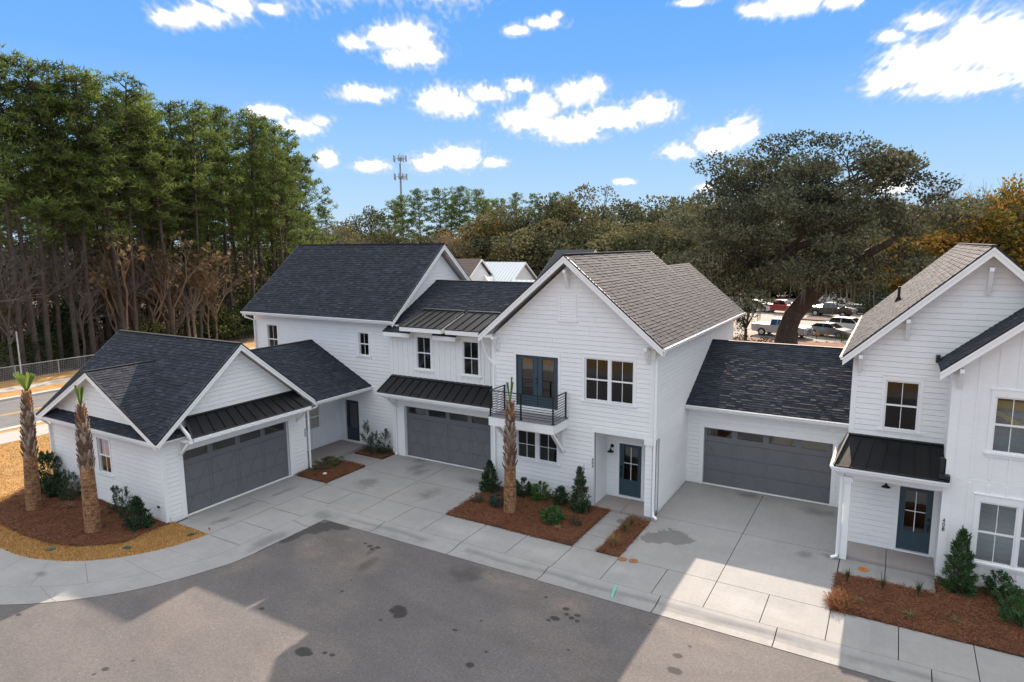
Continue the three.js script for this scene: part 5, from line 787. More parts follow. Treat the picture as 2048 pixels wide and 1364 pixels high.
// ---------------------------------------------------------------- transplanted palms with trimmed leaf bases
function palm(label, base, topPt, bootFrom, o = {}) {
  const t = thing('palm_tree', label, 'palm tree', [base[0], 0, base[1]]), r = rng(o.seed || 5), d = sub(topPt, [base[0], 0, base[1]]), H = d[1], at = k => [d[0] * k * k * .6 + d[0] * k * .4, H * k, d[2] * k], R0 = o.r || 0.27;
  const rad = k => k * H < bootFrom ? lerp(R0 * 1.08, R0 * 0.88, Math.min(1, k * H / bootFrom)) : lerp(R0 * 0.86, 0.075, Math.pow((k * H - bootFrom) / (H - bootFrom), 1.6));
  const pts = [], rr = []; for (let i = 0; i <= 34; i++) { const k = i / 34; pts.push(at(k)); rr.push(rad(k) * (1 + 0.03 * (r() - .5))); } new MB().tube(pts, rr, 18).build('trunk', M.palmBark, t);
  let w = 0; const n = o.boots || 150, cols = [M.boot || (M.boot = [std({ color: lin(0.12, 0.07, 0.045), roughness: .85 }), std({ color: lin(0.23, 0.16, 0.115), roughness: .85 }), std({ color: lin(0.36, 0.275, 0.21), roughness: .85 }), std({ color: lin(0.26, 0.12, 0.05), roughness: .85 })])][0];
  for (let i = 0; i < n; i++) { // spiral of cut stubs, pointing up and out
    const k = lerp(bootFrom / H - 0.02, 0.985, Math.pow(i / n, 0.92)); w += 2.39996; const c = at(k), R = rad(k), L = (0.3 - 0.1 * k) * (0.85 + r() * .3), W = 0.062 + .05 * R, out = [Math.cos(w), 0, Math.sin(w)], tan = [-Math.sin(w), 0, Math.cos(w)], P = (a, b, e) => add(add(add(c, mul(out, R * 0.86 + e)), mul(tan, a)), [0, b, 0]);
    const m = new MB(), lean = 0.5 + r() * .22; const ring = s => { const e = s * L * lean * 0.62, y = s * L, ww = W * (1.0 - 0.52 * s), th = 0.034 * (1 - .4 * s); return [P(-ww, y, e), P(0, y - .01, e + th), P(ww, y, e), P(0, y + .004, e - th * .6)]; }; const A = ring(-0.25), B = ring(0.45), C = ring(1);
    for (const [p, q] of [[A, B], [B, C]]) for (let j = 0; j < 4; j++) m.quad(p[j], p[(j + 1) % 4], q[(j + 1) % 4], q[j]); m.quad(C[0], C[1], C[2], C[3]); m.build('leaf_base', cols[k > .86 && r() < .6 ? 3 : Math.floor(r() * 3)], t);
  }
  const top = at(1), sp = o.spear || 0.75; // spear of unopened leaves and a few folded fronds
  for (let i = 0; i < (o.fronds || 7); i++) {
    const a = i / (o.fronds || 7) * 6.28 + r(), open = o.fan ? 0.28 + r() * .2 : 0.1 + .1 * r(), m = new MB(), u = norm([Math.cos(a) * open, 1, Math.sin(a) * open]), s = norm(cross(u, [Math.sin(a), 0, -Math.cos(a) + .01])), L = sp * (0.85 + r() * .25), wb = 0.02, wt = o.fan ? 0.1 : 0.035, q = (k, e) => add(add(top, mul(u, L * k)), mul(s, e * lerp(wb, wt, k)));
    m.col = pick(r, [0.1, 0.17, 0.03], [0.26, 0.34, 0.07]); const segs = 5; for (let j = 0; j < segs; j++) { const e0 = -1 + 2 * j / segs, e1 = e0 + 2 / segs, f = (j % 2 ? 1 : -1) * .012; const n2 = norm(cross(u, s)); m.quad(q(0.05, e0), q(0.05, e1), add(q(1, e1), mul(n2, f)), add(q(1, e0), mul(n2, -f))); } m.build('frond', M.leaf, t);
  }
  for (let i = 0; i < (o.droop || 0); i++) { const a = (o.droopA || 3.4) + (r() - .5) * 3.0, m = new MB(); m.col = pick(r, [0.2, 0.22, 0.06], [0.42, 0.36, 0.16]); let p = add(top, [0, .1, 0]), dir = norm([Math.cos(a), 0.7, Math.sin(a)]); for (let j = 0; j < 5; j++) { const q = add(p, mul(dir, 0.14)); const s = mul(norm(cross(dir, [0, 1, 0])), 0.014 * (1 - j / 6)); m.quad(sub(p, s), add(p, s), add(q, s), sub(q, s)); p = q; dir = norm(add(dir, [0, -0.3, 0])); } m.build('frond', M.leaf, t); }
  return t;
}
palm('trimmed palm farthest left, beside the lawn edge', [-28.45, -11.43], [-27.9, 4.75, -11.43], 2.2, { seed: 21, fan: true, droop: 7, droopA: 3.3, boots: 150, r: .25 });
palm('trimmed palm in front of the garage window wall', [-24.28, -11.48], [-24.22, 4.6, -11.48], 2.35, { seed: 22, fan: false, fronds: 9, droop: 9, droopA: 3.3, boots: 140, r: .25 });
palm('trimmed palm in front of the balcony in the middle bed', [-12.12, -20.29], [-12.08, 4.25, -20.29], 1.8, { seed: 23, spear: 0.9, fronds: 4, boots: 130, r: .24 });
// ---------------------------------------------------------------- trees: prototypes and copies
function pineProto(seed, H, o = {}) { // tall bare trunk, tufted crown in the upper part
  const g = new THREE.Group(), r = rng(seed), lean = [(r() - .5) * 1.6, (r() - .5) * 1.6], at = y => [lean[0] * (y / H) ** 2, y, lean[1] * (y / H) ** 2], pts = []; for (let i = 0; i <= 12; i++) pts.push(at(H * i / 12));
  new MB().tube(pts, k => lerp(o.r || 0.21, 0.05, Math.pow(k, 0.9)), 8).build('trunk', M.bark, g);
  const limb = new MB(), nd = new MB(), from = o.from || 0.5, nbr = o.n || 38;
  const blob = (c, R, dir) => { const k = Math.round(24 * R * R / .5); const tone = 0.6 + r() * 0.8; for (let i = 0; i < k; i++) { const v = rdir(r), q = add(c, [v[0] * R * r() ** .4, v[1] * R * .55 * r() ** .4, v[2] * R * r() ** .4]), col = pick(r, [0.06, 0.1, 0.026], [0.19, 0.235, 0.055]); nd.col = col.map(x => x * tone); for (let j = 0; j < 3; j++) { const d = norm(add(add(mul(rdir(r), 1), dir), [0, .5, 0])), s = mul(norm(cross(d, rdir(r))), 0.045); nd.tri(sub(q, s), add(q, s), add(q, mul(d, 0.36 + .2 * r()))); } } };
  for (let i = 0; i < nbr; i++) {
    const f = i / nbr, y = H * lerp(from, 0.99, Math.pow(f, 0.85)), w = i * 2.4 + r() * 1.2, L = (o.spread || 3.4) * (1 - 0.72 * Math.pow(f, 1.5)) * (0.55 + 0.6 * r()) * (f < .12 ? .75 : 1), rise = 0.15 + 0.5 * f + (r() - .5) * .3, b = at(y), d = norm([Math.cos(w), rise, Math.sin(w)]), e = add(add(b, mul(d, L)), [0, .12 * L, 0]);
    limb.tube([b, add(b, mul(d, L * .5)), e], [0.075, 0.045, 0.02], 4, false, false);
    const nt = 1 + Math.round(L * 0.95); for (let j = 0; j < nt; j++) { const s = 0.45 + 0.55 * (j + r()) / nt, c = add(add(b, mul(sub(e, b), s)), [(r() - .5) * 1.1, (r() - .3) * .6, (r() - .5) * 1.1]); blob(c, 0.42 + .32 * r(), [d[0] * .4, 0, d[2] * .4]); }
  }
  for (let i = 0; i < 9; i++) { const y = H * lerp(0.25, from, r()), w = r() * 6.28, b = at(y); limb.tube([b, add(b, [Math.cos(w) * (.5 + r() * 1.2), r() * .4 - .1, Math.sin(w) * (.5 + r() * 1.2)])], [0.03, 0.01], 3, false, false); }
  limb.build('branches', M.bark, g); nd.build('crown', M.needle, g); return g;
}
function crownProto(seed, H, W, o) { // broadleaf: limbs to clump centres, leaf faces through the clumps
  const g = new THREE.Group(), r = rng(seed), tr = new MB(), lf = new MB(), fork = H * (o.fork || 0.28), bend = o.bend || 0, base = o.base || [0, 0, 0];
  const top = add(base, [bend * 1.0, fork, bend * .3]); tr.tube([base, add(base, [bend * .35, fork * .5, 0]), top], [H * .032 * (o.girth || 1), H * .024 * (o.girth || 1), H * .022 * (o.girth || 1)], 8);
  const cl = []; const nC = o.clumps || 60, cy = H * (o.cy || 0.62), ry = H - cy;
  for (let i = 0; i < nC; i++) { const v = rdir(r), low = v[1] < 0 ? 0.75 : 1, k = 0.62 + 0.42 * r(), lump = 0.75 + .5 * vnoise(v[0] * 2.2 + seed, v[2] * 2.2 + v[1]); cl.push([top[0] + v[0] * W / 2 * k * lump, cy + v[1] * ry * low * k * lump, top[2] + v[2] * W / 2 * k * lump]); }
  for (const c of cl) { const m = add(mul(add(top, c), 0.5), [0, -H * .03 + r() * .4, 0]); if (r() < (o.limbs ?? .6)) tr.tube([top, m, c], [H * .009 * (o.girth || 1), H * .006, H * .002], 4, false, false); const R = (o.R || 1.3) * (0.7 + .7 * r()), tone = 0.5 + .95 * r(), hue = r(); const ca = hue < (o.mix || 0) ? o.c : o.a, cb = hue < (o.mix || 0) ? o.d : o.b;
    for (let i = 0; i < (o.per || 45); i++) { const v = rdir(r), q = add(c, mul(v, R * Math.pow(r(), 0.3))); q[1] = c[1] + (q[1] - c[1]) * .72; lf.col = pick(r, ca, cb).map(x => x * tone); leaf(lf, q, norm(add(rdir(r), [v[0], .3 + v[1], v[2]])), (o.leaf || .42) * (0.7 + .6 * r()), (o.leaf || .42) * .62, r); } }
  tr.build('trunk', o.trunkMat || M.bark, g); lf.build('crown', o.mat || M.leaf, g); return g;
}
function bareProto(seed, H, o = {}) { // leafless, branching
  const g = new THREE.Group(), r = rng(seed), m = new MB(), lf = new MB();
  const grow = (p, d, L, R, lvl) => { const e = add(p, mul(d, L)), mid = add(mul(add(p, e), .5), mul(rdir(r), L * .06)); m.tube([p, mid, e], [R, R * .8, R * .62], lvl > 2 ? 5 : 3, false, false); if (lvl === 0) { if (o.leaves && r() < o.leaves) for (let i = 0; i < 5; i++) { lf.col = pick(r, o.a, o.b); leaf(lf, add(e, mul(rdir(r), .4)), rdir(r), .3, .2, r); } return; } const n = lvl > 3 ? 4 : 3; for (let i = 0; i < n; i++) grow(add(p, mul(d, L * (0.55 + .45 * r()))), norm(add(mul(d, 1.1), add(mul(rdir(r), 0.75), [0, .18, 0]))), L * (0.55 + .25 * r()), R * .58, lvl - 1); };
  grow([0, 0, 0], norm([(r() - .5) * .1, 1, (r() - .5) * .1]), H * .36, H * .014, o.lvl || 4); m.build('trunk', o.mat || M.vine, g); if (!lf.empty) lf.build('crown', M.leaf, g); return g;
}
function placeAs(proto, name, label, category, pos, turn, scl, group) { const c = proto.clone(); c.name = numbered(name); c.userData = { label, category, ...(group ? { group } : {}) }; c.position.set(...pos); c.rotation.y = turn; c.scale.set(...(Array.isArray(scl) ? scl : [scl, scl, scl])); scene.add(c); return c; }
{
  const P = [pineProto(1, 24), pineProto(2, 24, { from: .52, spread: 2.8 }), pineProto(3, 24, { from: .4, spread: 3.4, n: 44 }), pineProto(4, 24, { from: .56, r: .17 }), pineProto(5, 24, { from: .46, spread: 3.0 })];
  const front = [[-57.4, -23.5, 24.1], [-57.9, -24.7, 24.1], [-54.9, -24.2, 23.3], [-61.9, -28.2, 24], [-59.6, -28.4, 23.5], [-57.3, -28.6, 23.5], [-63.8, -33.3, 25], [-57.9, -31.6, 24.1], [-54, -30.4, 23], [-63.9, -37.3, 24.5], [-65.1, -39.3, 23.3], [-59.4, -37, 22.6], [-65.3, -42.6, 24.5], [-61.5, -41.2, 24.1], [-68.8, -48.2, 25.1], [-64.7, -47.1, 24.5], [-70.3, -52.9, 26.3], [-66.4, -51.5, 25.2], [-70.4, -56.1, 26.5], [-70.9, -58.7, 25.9], [-72.8, -62.6, 25.3], [-65.7, -55.5, 24.1]];
  const r = rng(8), GP = 'front row of tall pines at the left', LP = 'tall pine at the front edge of the left wood', DP = 'slender pine standing deeper in the left wood', GD = 'pines deeper in the left wood';
  front.forEach(([x, z, h], i) => { const k = Math.max(1, 60.5 / -x); const tr = placeAs(P[i % 5], 'pine_tree', i === 0 ? 'tall pine at the left frame edge with the highest crown' : LP, 'pine tree', [x * k, -0.2, z * k], r() * 6.28, [1.15, (10.1 + (h - 10.1) * k) / 24, 1.15], i === 0 ? undefined : GP); tr.rotation.set((r() - .5) * .07, tr.rotation.y, (r() - .5) * .07); });
  let n = 0; while (n < 76) { const x = -61.5 - r() * 55, z = -14 - r() * 96; if (-z > 0.865 * -x || -z < 0.22 * -x) continue; const tr = placeAs(P[Math.floor(r() * 5)], 'pine_tree', DP, 'pine tree', [x, -0.2, z], r() * 6.28, [0.8 + r() * .3, (18 + r() * 6.5) / 24, 0.8 + r() * .3], GD); tr.rotation.set((r() - .5) * .08, tr.rotation.y, (r() - .5) * .08); n++; }
  const side = pineProto(9, 20, { from: .28, spread: 6.2, n: 44, r: .24 }); placeAs(side, 'pine_tree', 'rightmost pine of the wood with long low side branches', 'pine tree', [-72.5, -0.2, -64.8], 2.2, [1, 1.08, 1]);
  // undergrowth at the edge of the wood
  const bushA = crownProto(31, 3.2, 3.4, { fork: .2, clumps: 26, R: .62, per: 46, leaf: .2, cy: .5, a: [0.018, 0.035, 0.012], b: [0.055, 0.08, 0.025], limbs: .3 }), bushB = crownProto(32, 3.4, 3.6, { fork: .2, clumps: 26, R: .62, per: 46, leaf: .2, cy: .5, a: [0.06, 0.085, 0.02], b: [0.15, 0.16, 0.045], limbs: .3 });
  const brown = bareProto(33, 4.6, { lvl: 4, mat: M.vine }), brown2 = bareProto(34, 6.5, { lvl: 4, mat: std({ color: lin(0.2, 0.14, 0.095), roughness: .95 }), leaves: .25, a: [0.12, 0.08, 0.04], b: [0.2, 0.14, 0.07] });
  for (const [x, z, s] of [[-66.5, -31.5, 1.5], [-64, -29.6, 1.1], [-70, -39, 1.2], [-69, -47, 1.3], [-71, -51, 1.5], [-64.5, -47.5, 1.1], [-66, -52, 1.4], [-62.5, -46.5, 1.0], [-63, -50, 1.2], [-68, -56, 1.5], [-64.5, -55, 1.2], [-75, -58, 1.8], [-61.5, -26, 1.0], [-60.8, -22.5, .8]]) placeAs(bushA, 'bush', 'dark evergreen bush at the foot of the pine wood', 'bush', [x, -0.2, z], x, s, 'evergreen bushes under the pines');
  for (const [x, z, s] of [[-66, -45, 1.3], [-62.8, -44.6, 1.0], [-68.5, -53.5, 1.6], [-72, -60, 1.9], [-65.5, -57.5, 1.5], [-78, -66, 2.2], [-84, -70, 2.4]]) placeAs(bushB, 'bush', 'yellow-green sunlit bush at the foot of the pine wood', 'bush', [x, -0.2, z], z, s, 'yellow-green bushes under the pines');
  for (let k = 0; k < 84; k++) { const z = -19 - r() * 46, x = -60.5 - r() * 16 - Math.max(0, -z - 40) * .25; placeAs(k % 2 ? brown : brown2, 'brown_thicket', 'leafless brown thicket under the pines', 'thicket', [x, -0.2, z], r() * 6.28, 0.7 + r() * .9, 'brown thickets under the pines'); }
  const under = crownProto(35, 9, 6, { fork: .3, clumps: 34, R: .9, per: 40, leaf: .3, cy: .6, a: [0.03, 0.045, 0.015], b: [0.1, 0.115, 0.03], limbs: .5 });
  for (let k = 0; k < 52; k++) { const x = -70 - r() * 60, z = x * (.3 + r() * .62); placeAs(under, 'small_tree', 'leafy small tree deep between the pine trunks', 'tree', [x, -0.2, z], r() * 6.28, .8 + r() * .7, 'small trees between the pine trunks'); }
  const gb = bareProto(36, 11, { lvl: 5, mat: std({ color: lin(0.105, 0.088, 0.078), roughness: .95 }) }); [[-60.6, -18.5, 1.1], [-61.5, -21.5, 1.3], [-60.4, -24, 1.0], [-63, -26.8, 1.2], [-61, -29.5, .9], [-65, -31.5, 1.2], [-62.5, -34, 1], [-66, -24.5, 1.3], [-61.2, -38, .8]].forEach(([x, z, k], i) => placeAs(gb, 'bare_tree', 'grey leafless tree in front of the pine trunks', 'bare tree', [x, -.2, z], i * 1.9, k, 'grey leafless trees before the pines'));
  for (let k = 0; k < 18; k++) { const z = -31 - r() * 14, x = -60.6 - r() * 5; placeAs(brown2, 'brown_thicket', 'tall rust-brown thicket climbing the pine trunks', 'thicket', [x, -0.2, z], r() * 6.28, 1.1 + r() * .9, 'tall brown thickets climbing the trunks'); }
  for (let k = 0; k < 30; k++) { const z = -20 - r() * 46, x = -60.8 - r() * 10 - Math.max(0, -z - 40) * .25; placeAs(r() < .62 ? bushA : bushB, 'bush', 'leafy evergreen shrub among the pine trunks', 'bush', [x, -0.2, z], r() * 6, .5 + r() * .8, 'leafy shrubs among the pine trunks'); }
  { const t = thing('vine_column', 'pine trunk thickly wrapped in brown vines', 'vines', [-63.4, -0.2, -35.2]), m = new MB(), rr = rng(91); for (let i = 0; i < 90; i++) { const w = rr() * 6.28, pts = []; const R = .35 + rr() * .7, H = 5 + rr() * 9; for (let k = 0; k <= 6; k++) { const f = k / 6; pts.push([Math.cos(w + f * 2) * R * (1.5 - f * 1.1) + (rr() - .5) * .5, H * f, Math.sin(w + f * 2) * R * (1.5 - f * 1.1) + (rr() - .5) * .5]); } m.tube(pts, 0.022, 3, false, false); } m.build('vines', std({ color: lin(0.19, 0.12, 0.075), roughness: .95 }), t); new MB().tube([[0, 0, 0], [.2, 17, 0]], [.3, .16], 8).build('trunk', M.bark, t); }
}
{ // tree line behind the houses
  const oakC = { a: [0.05, 0.058, 0.026], b: [0.14, 0.145, 0.07], c: [0.11, 0.1, 0.04], d: [0.21, 0.175, 0.08], mix: .3 };
  const O = [crownProto(51, 15, 13, { ...oakC, clumps: 62, R: 1.75, per: 120, leaf: .46 }), crownProto(52, 15, 14, { ...oakC, clumps: 66, R: 1.7, per: 116, leaf: .46, cy: .52 }), crownProto(53, 15, 12, { ...oakC, a: [0.042, 0.058, 0.028], clumps: 60, R: 1.75, per: 120, leaf: .46 })];
  const T = [pineProto(61, 22, { from: .34, spread: 4.6, n: 46 }), pineProto(62, 22, { from: .4, spread: 4.2, n: 44 })];
  const B = [bareProto(71, 15, { lvl: 5, mat: std({ color: lin(0.2, 0.165, 0.14), roughness: .95 }) }), bareProto(72, 15, { lvl: 5, leaves: .35, a: [0.22, 0.12, 0.04], b: [0.35, 0.2, 0.07], mat: std({ color: lin(0.2, 0.16, 0.125), roughness: .95 }) })];
  const Gd = [crownProto(81, 15, 9, { a: [0.16, 0.1, 0.015], b: [0.34, 0.22, 0.035], c: [0.1, 0.1, 0.02], d: [0.2, 0.17, 0.03], mix: .35, clumps: 84, R: 1.25, per: 60, leaf: .44 }), crownProto(82, 15, 9.5, { a: [0.2, 0.11, 0.02], b: [0.36, 0.2, 0.04], c: [0.08, 0.085, 0.025], d: [0.15, 0.13, 0.03], mix: .4, clumps: 80, R: 1.3, per: 58, leaf: .44 })];
  const r = rng(14);
  const oak = [[-107.1, -105, 14.4], [-110.2, -116, 15.9], [-114.4, -125.8, 18.9], [-90.7, -93.2, 11.8], [-76.1, -99.2, 13.2], [-69.1, -95.7, 11.9], [-57.8, -95.9, 15.3], [-55.6, -100.7, 16.8], [-50.8, -99.8, 17.1], [-49.1, -105.1, 18.5], [-40.6, -104.4, 17.7], [-39.2, -111.3, 17.2], [-33.9, -104.6, 16.5], [-27.9, -91.8, 14.2], [-33.5, -117.3, 17.3], [-27, -108.7, 16.8], [-22.7, -101.5 - 32, 17.6], [-20.8, -85.5 - 48, 15], [-30.5, -86.4, 12], [-0.9, -132, 17], [-3.2, -137.9, 17], [-7.6, -134.7, 18], [-11.6, -137.4, 18], [-16.6, -134.8, 17], [-46.7, -88.4, 12.8], [-39.5, -89.7, 13.4], [-31.2, -89.7, 12.5], [-27.5, -92.7, 12], [4, -131, 16], [-55, -88.3, 11.4], [-90.1, -107.1, 12.1], [-99, -112.7, 13.9], [-102.4, -95.4, 12.1], [-62, -101, 13], [-84, -104, 12], [-68, -88, 10], [-44, -96, 14], [-36, -98, 14.5], [9, -125, 15], [-31, -128, 18], [14, -120, 15]];
  oak.forEach(([x, z, h], i) => placeAs(O[i % 3], 'oak_tree', 'round dull green oak in the tree line behind the houses', 'oak tree', [x, -0.2, z], r() * 6.28, [.95 + r() * .3, h / 15, .95 + r() * .3], 'oaks in the tree line'));
  [[-111.4, -100.5, 15.5], [-117.5, -108.6, 17], [-122.6, -117.8, 17.7], [-107.4, -125.3, 20.6], [-99.1, -119.2, 21.1], [-94.1, -119.3, 22.2], [-89.4, -120.5, 22.4], [-87.4, -124.4, 22.9], [-87, -131.9, 22.7], [-87.7, -139.7, 21], [-109.7, -179.1, 24.1], [-109.9, -190.6, 26.4], [-102.5, -189, 25.9], [-94.9, -187.4, 25.8], [-99, -207.6, 26], [-133, -149.4, 18.7], [-57.5, -212.4, 24.1], [-52.4, -224, 25], [-61.9, -205.9, 23.6], [-82, -126, 20], [-92, -128, 21.5]].forEach(([x, z, h], i) => placeAs(T[i % 2], 'pine_tree', 'dark full-crowned pine rising above the far tree line', 'pine tree', [x, -0.2, z], r() * 6.28, [1.15, h / 22, 1.15], 'pines above the far tree line'));
  placeAs(crownProto(55, 19.4, 9, { ...oakC, clumps: 34, R: 1.0, per: 36, leaf: .38, cy: .66, limbs: 1 }), 'oak_tree', 'tall open-branched tree standing above the oaks behind the middle roof', 'oak tree', [-42.9, -0.2, -99.1], 1, 1);
  [[-87.3, -89.4, 15], [-61.5, -88.8, 14.4], [-66.2, -90.4, 13.2], [-58.5, -90, 13.5], [3.7, -95.9, 18.1], [6.4, -87.8, 18.8], [10.1, -91.4, 18.4], [9.5, -98.5, 18], [2.7, -100, 15.1], [12.2, -94.2, 18.3]].forEach(([x, z, h], i) => placeAs(B[i === 1 || i === 3 ? 1 : 0], 'bare_tree', i === 0 ? 'lone leafless tree in the gap beside the pine wood' : i < 4 ? 'leafless brown tree behind the left roof' : 'leafless tree top rising from the golden trees', 'bare tree', [x, -0.2, z], r() * 6.28, h / 15, i === 0 ? undefined : i < 4 ? 'leafless trees behind the left roof' : 'leafless trees at the right'));
  [[2.2, -98, 14.2], [4.4, -94.9, 14.4], [6, -89.8, 14.6], [8.1, -87.6, 15.8], [10.9, -91.4, 16.2], [13.3, -94.1, 16], [7, -83.7, 12.9], [9.9, -85.4, 12.4], [3.6, -87.9, 11.7], [5, -83.9, 11.2], [0.8, -93, 11], [-58.3, -92.4, 14.2]].forEach(([x, z, h], i) => placeAs(Gd[i % 2], 'golden_tree', i === 11 ? 'russet tree behind the ridge of the left roof' : 'golden autumn tree behind the right house', 'tree', [x, -0.2, z], r() * 6.28, [.9 + r() * .2, h / 15, .9 + r() * .2], i === 11 ? undefined : 'golden trees at the right'));
  // the great live oak by the car park
  const g = thing('live_oak', 'great spreading live oak with leaning trunk before the car park', 'oak tree', [-9.2, -0.15, -68.8]), m = new MB(), lf = new MB(), rr = rng(17), moss = new MB();
  const spine = [[0, 0, 0], [0.1, 1.6, 0], [0.5, 3.0, 0], [1.6, 4.6, -.2], [3.0, 6.2, -.3]]; m.tube(spine, [1.15, 0.92, 0.86, .82, .75], 12); m.tube([[-.6, 0, .5], [0, 1.4, .2]], [.55, .4], 8); m.tube([[.9, -.1, .4], [.1, 1.5, .1]], [.5, .35], 8); m.build('trunk', M.bark, g);
  const lm = new MB(), cent = [];
  for (let i = 0; i < 150; i++) { const v = rdir(rr); let y = v[1]; const k = .55 + .5 * rr(), lump = .7 + .6 * vnoise(v[0] * 2 + 30, v[2] * 2 + y * 2 + 40); const c = [-0.2 + v[0] * 12 * k * lump, 10.1 + (y > 0 ? y * 7.8 : y * 5.4) * k * lump, v[2] * 10 * k * lump]; if (c[1] < 4.4) continue; if (c[1] > 14.5 && rr() < .45) continue; cent.push(c); }
  for (let i = 0; i < 58; i++) cent.push([-6.5 + rr() * 16, 12.2 + rr() * 5.2, -5 + rr() * 10]);
  for (const c of [[-3, 18.4, 0], [-1.5, 19.2, 1], [0.5, 19.6, 0], [2.5, 19.5, -1], [4.5, 18.7, 0], [6.5, 18, 1], [9.5, 15.6, 0], [10.8, 14.8, 1], [8, 16, -1], [11.6, 13.6, 0], [-6, 16.2, 0], [-4.5, 17.2, 1], [-7.6, 14.8, 0], [8, 17, 0]]) cent.push(c);
  const hubs = [[3, 6.2, -.3], [6.5, 9, 1], [0, 9.5, 1.5], [-3.5, 8.4, -1], [4.5, 11.5, -1.5], [9, 11, 0], [1, 13.5, 0], [-4, 12, 2], [5, 15, .5]]; for (let i = 1; i < hubs.length; i++) { const p = hubs[i < 4 ? 0 : i === 5 ? 1 : i === 7 ? 3 : 2], q = hubs[i], mid = add(mul(add(p, q), .5), [(rr() - .5) * 1.4, -.5 + rr(), (rr() - .5) * 1.4]); lm.tube([p, mid, q], [.42, .32, .22], 7, false); }
  for (const c of cent) { let b = hubs[0], bd = 1e9; for (const q of hubs) { const d = len(sub(q, c)); if (d < bd) { bd = d; b = q; } } const j = add(mul(add(b, c), .5), [(rr() - .5) * 3, rr() * 1.6 - .8, (rr() - .5) * 3]), bs = add(b, [(rr() - .5) * 2.4, (rr() - .5) * 1.6, (rr() - .5) * 2.4]); if (rr() < .6) lm.tube([bs, j, c], [.1, .06, .02], 5, false, false);
    const R = 1.0 + rr() * 1.15, tone = .5 + rr() * .95; for (let i = 0; i < 210 * R; i++) { const v = rdir(rr), q = add(c, [v[0] * R * 1.15 * rr() ** .4, v[1] * R * .62 * rr() ** .35, v[2] * R * 1.15 * rr() ** .4]); lf.col = pick(rr, [0.05, 0.06, 0.036], [0.15, 0.155, 0.095]).map(x => x * tone); leaf(lf, q, norm(add(rdir(rr), [v[0], .3, v[2]])), .3 * (.7 + .6 * rr()), .19, rr); }
    if (c[1] < 10 && rr() < .55) for (let i = 0; i < 5; i++) { const p = add(c, [(rr() - .5) * 2, -.3, (rr() - .5) * 2]), L = .7 + rr() * 1.8; moss.tube([p, add(p, [(rr() - .5) * .15, -L * .5, 0]), add(p, [(rr() - .5) * .25, -L, 0])], [.03, .045, .01], 3, false, false); } }
  lm.build('limbs', M.bark, g); lf.build('crown', M.leaf, g); moss.build('hanging_moss', std({ color: lin(0.16, 0.15, 0.12), roughness: 1 }), g);
  const hedge = crownProto(59, 6, 7, { ...oakC, fork: .15, clumps: 44, R: 1.1, per: 60, leaf: .4, cy: .42, limbs: .3 }); for (let k = 0; k < 26; k++) placeAs(hedge, 'bush', 'tall green bush closing the far side of the car park', 'bush', [-46 + k * 2.6 + rr(), -0.2, -128 - rr() * 5 + Math.max(0, -(k - 13)) * 1.5 * 0], rr() * 6.28, .8 + rr() * .6, 'bushes closing the car park'); for (let k = 0; k < 12; k++) placeAs(hedge, 'bush', 'tall green bush in the gap between the back houses and the car park', 'bush', [-64 + k * 3.2, -0.2, -84 - rr() * 5], rr() * 6.28, .7 + rr() * .4, 'bushes behind the back houses');
  const sap = crownProto(57, 6.2, 3.2, { a: [0.02, 0.035, 0.013], b: [0.06, 0.08, 0.03], fork: .3, clumps: 26, R: .6, per: 46, leaf: .2, cy: .6 }); placeAs(sap, 'young_oak', 'young oak behind the corner of the middle house', 'oak tree', [-12.5, -0.2, -66], 0, 1); placeAs(sap, 'young_oak', 'young oak growing at the right of the big trunk', 'oak tree', [-2.6, -0.2, -82], 2, [1.3, 1.15, 1.3]);
  const lowB = crownProto(58, 1.6, 2.0, { a: [0.02, 0.035, 0.013], b: [0.07, 0.085, 0.03], fork: .2, clumps: 14, R: .4, per: 40, leaf: .14, cy: .5 }); placeAs(lowB, 'bush', 'low green bush behind the garage ridge, left of the trunk', 'bush', [-11.4, -0.1, -63.5], 0, 1.3); placeAs(lowB, 'bush', 'green bush at the back corner of the middle house', 'bush', [-13.3, -0.1, -62.5], 1, 1.2); placeAs(lowB, 'bush', 'low green bush in front of the grey sedan', 'bush', [-4.6, -0.1, -74], 2, 0.75);
  tuft('rust-coloured grass clump in front of the silver pickup', -6.9, -73.6, 1.0, 160, [0.22, 0.13, 0.04], [0.35, 0.24, 0.1], .6); tuft('rust-coloured grass clump between pickup and sedan', -6.0, -74, .9, 140, [0.2, 0.12, 0.04], [0.34, 0.22, 0.1], .6);
}
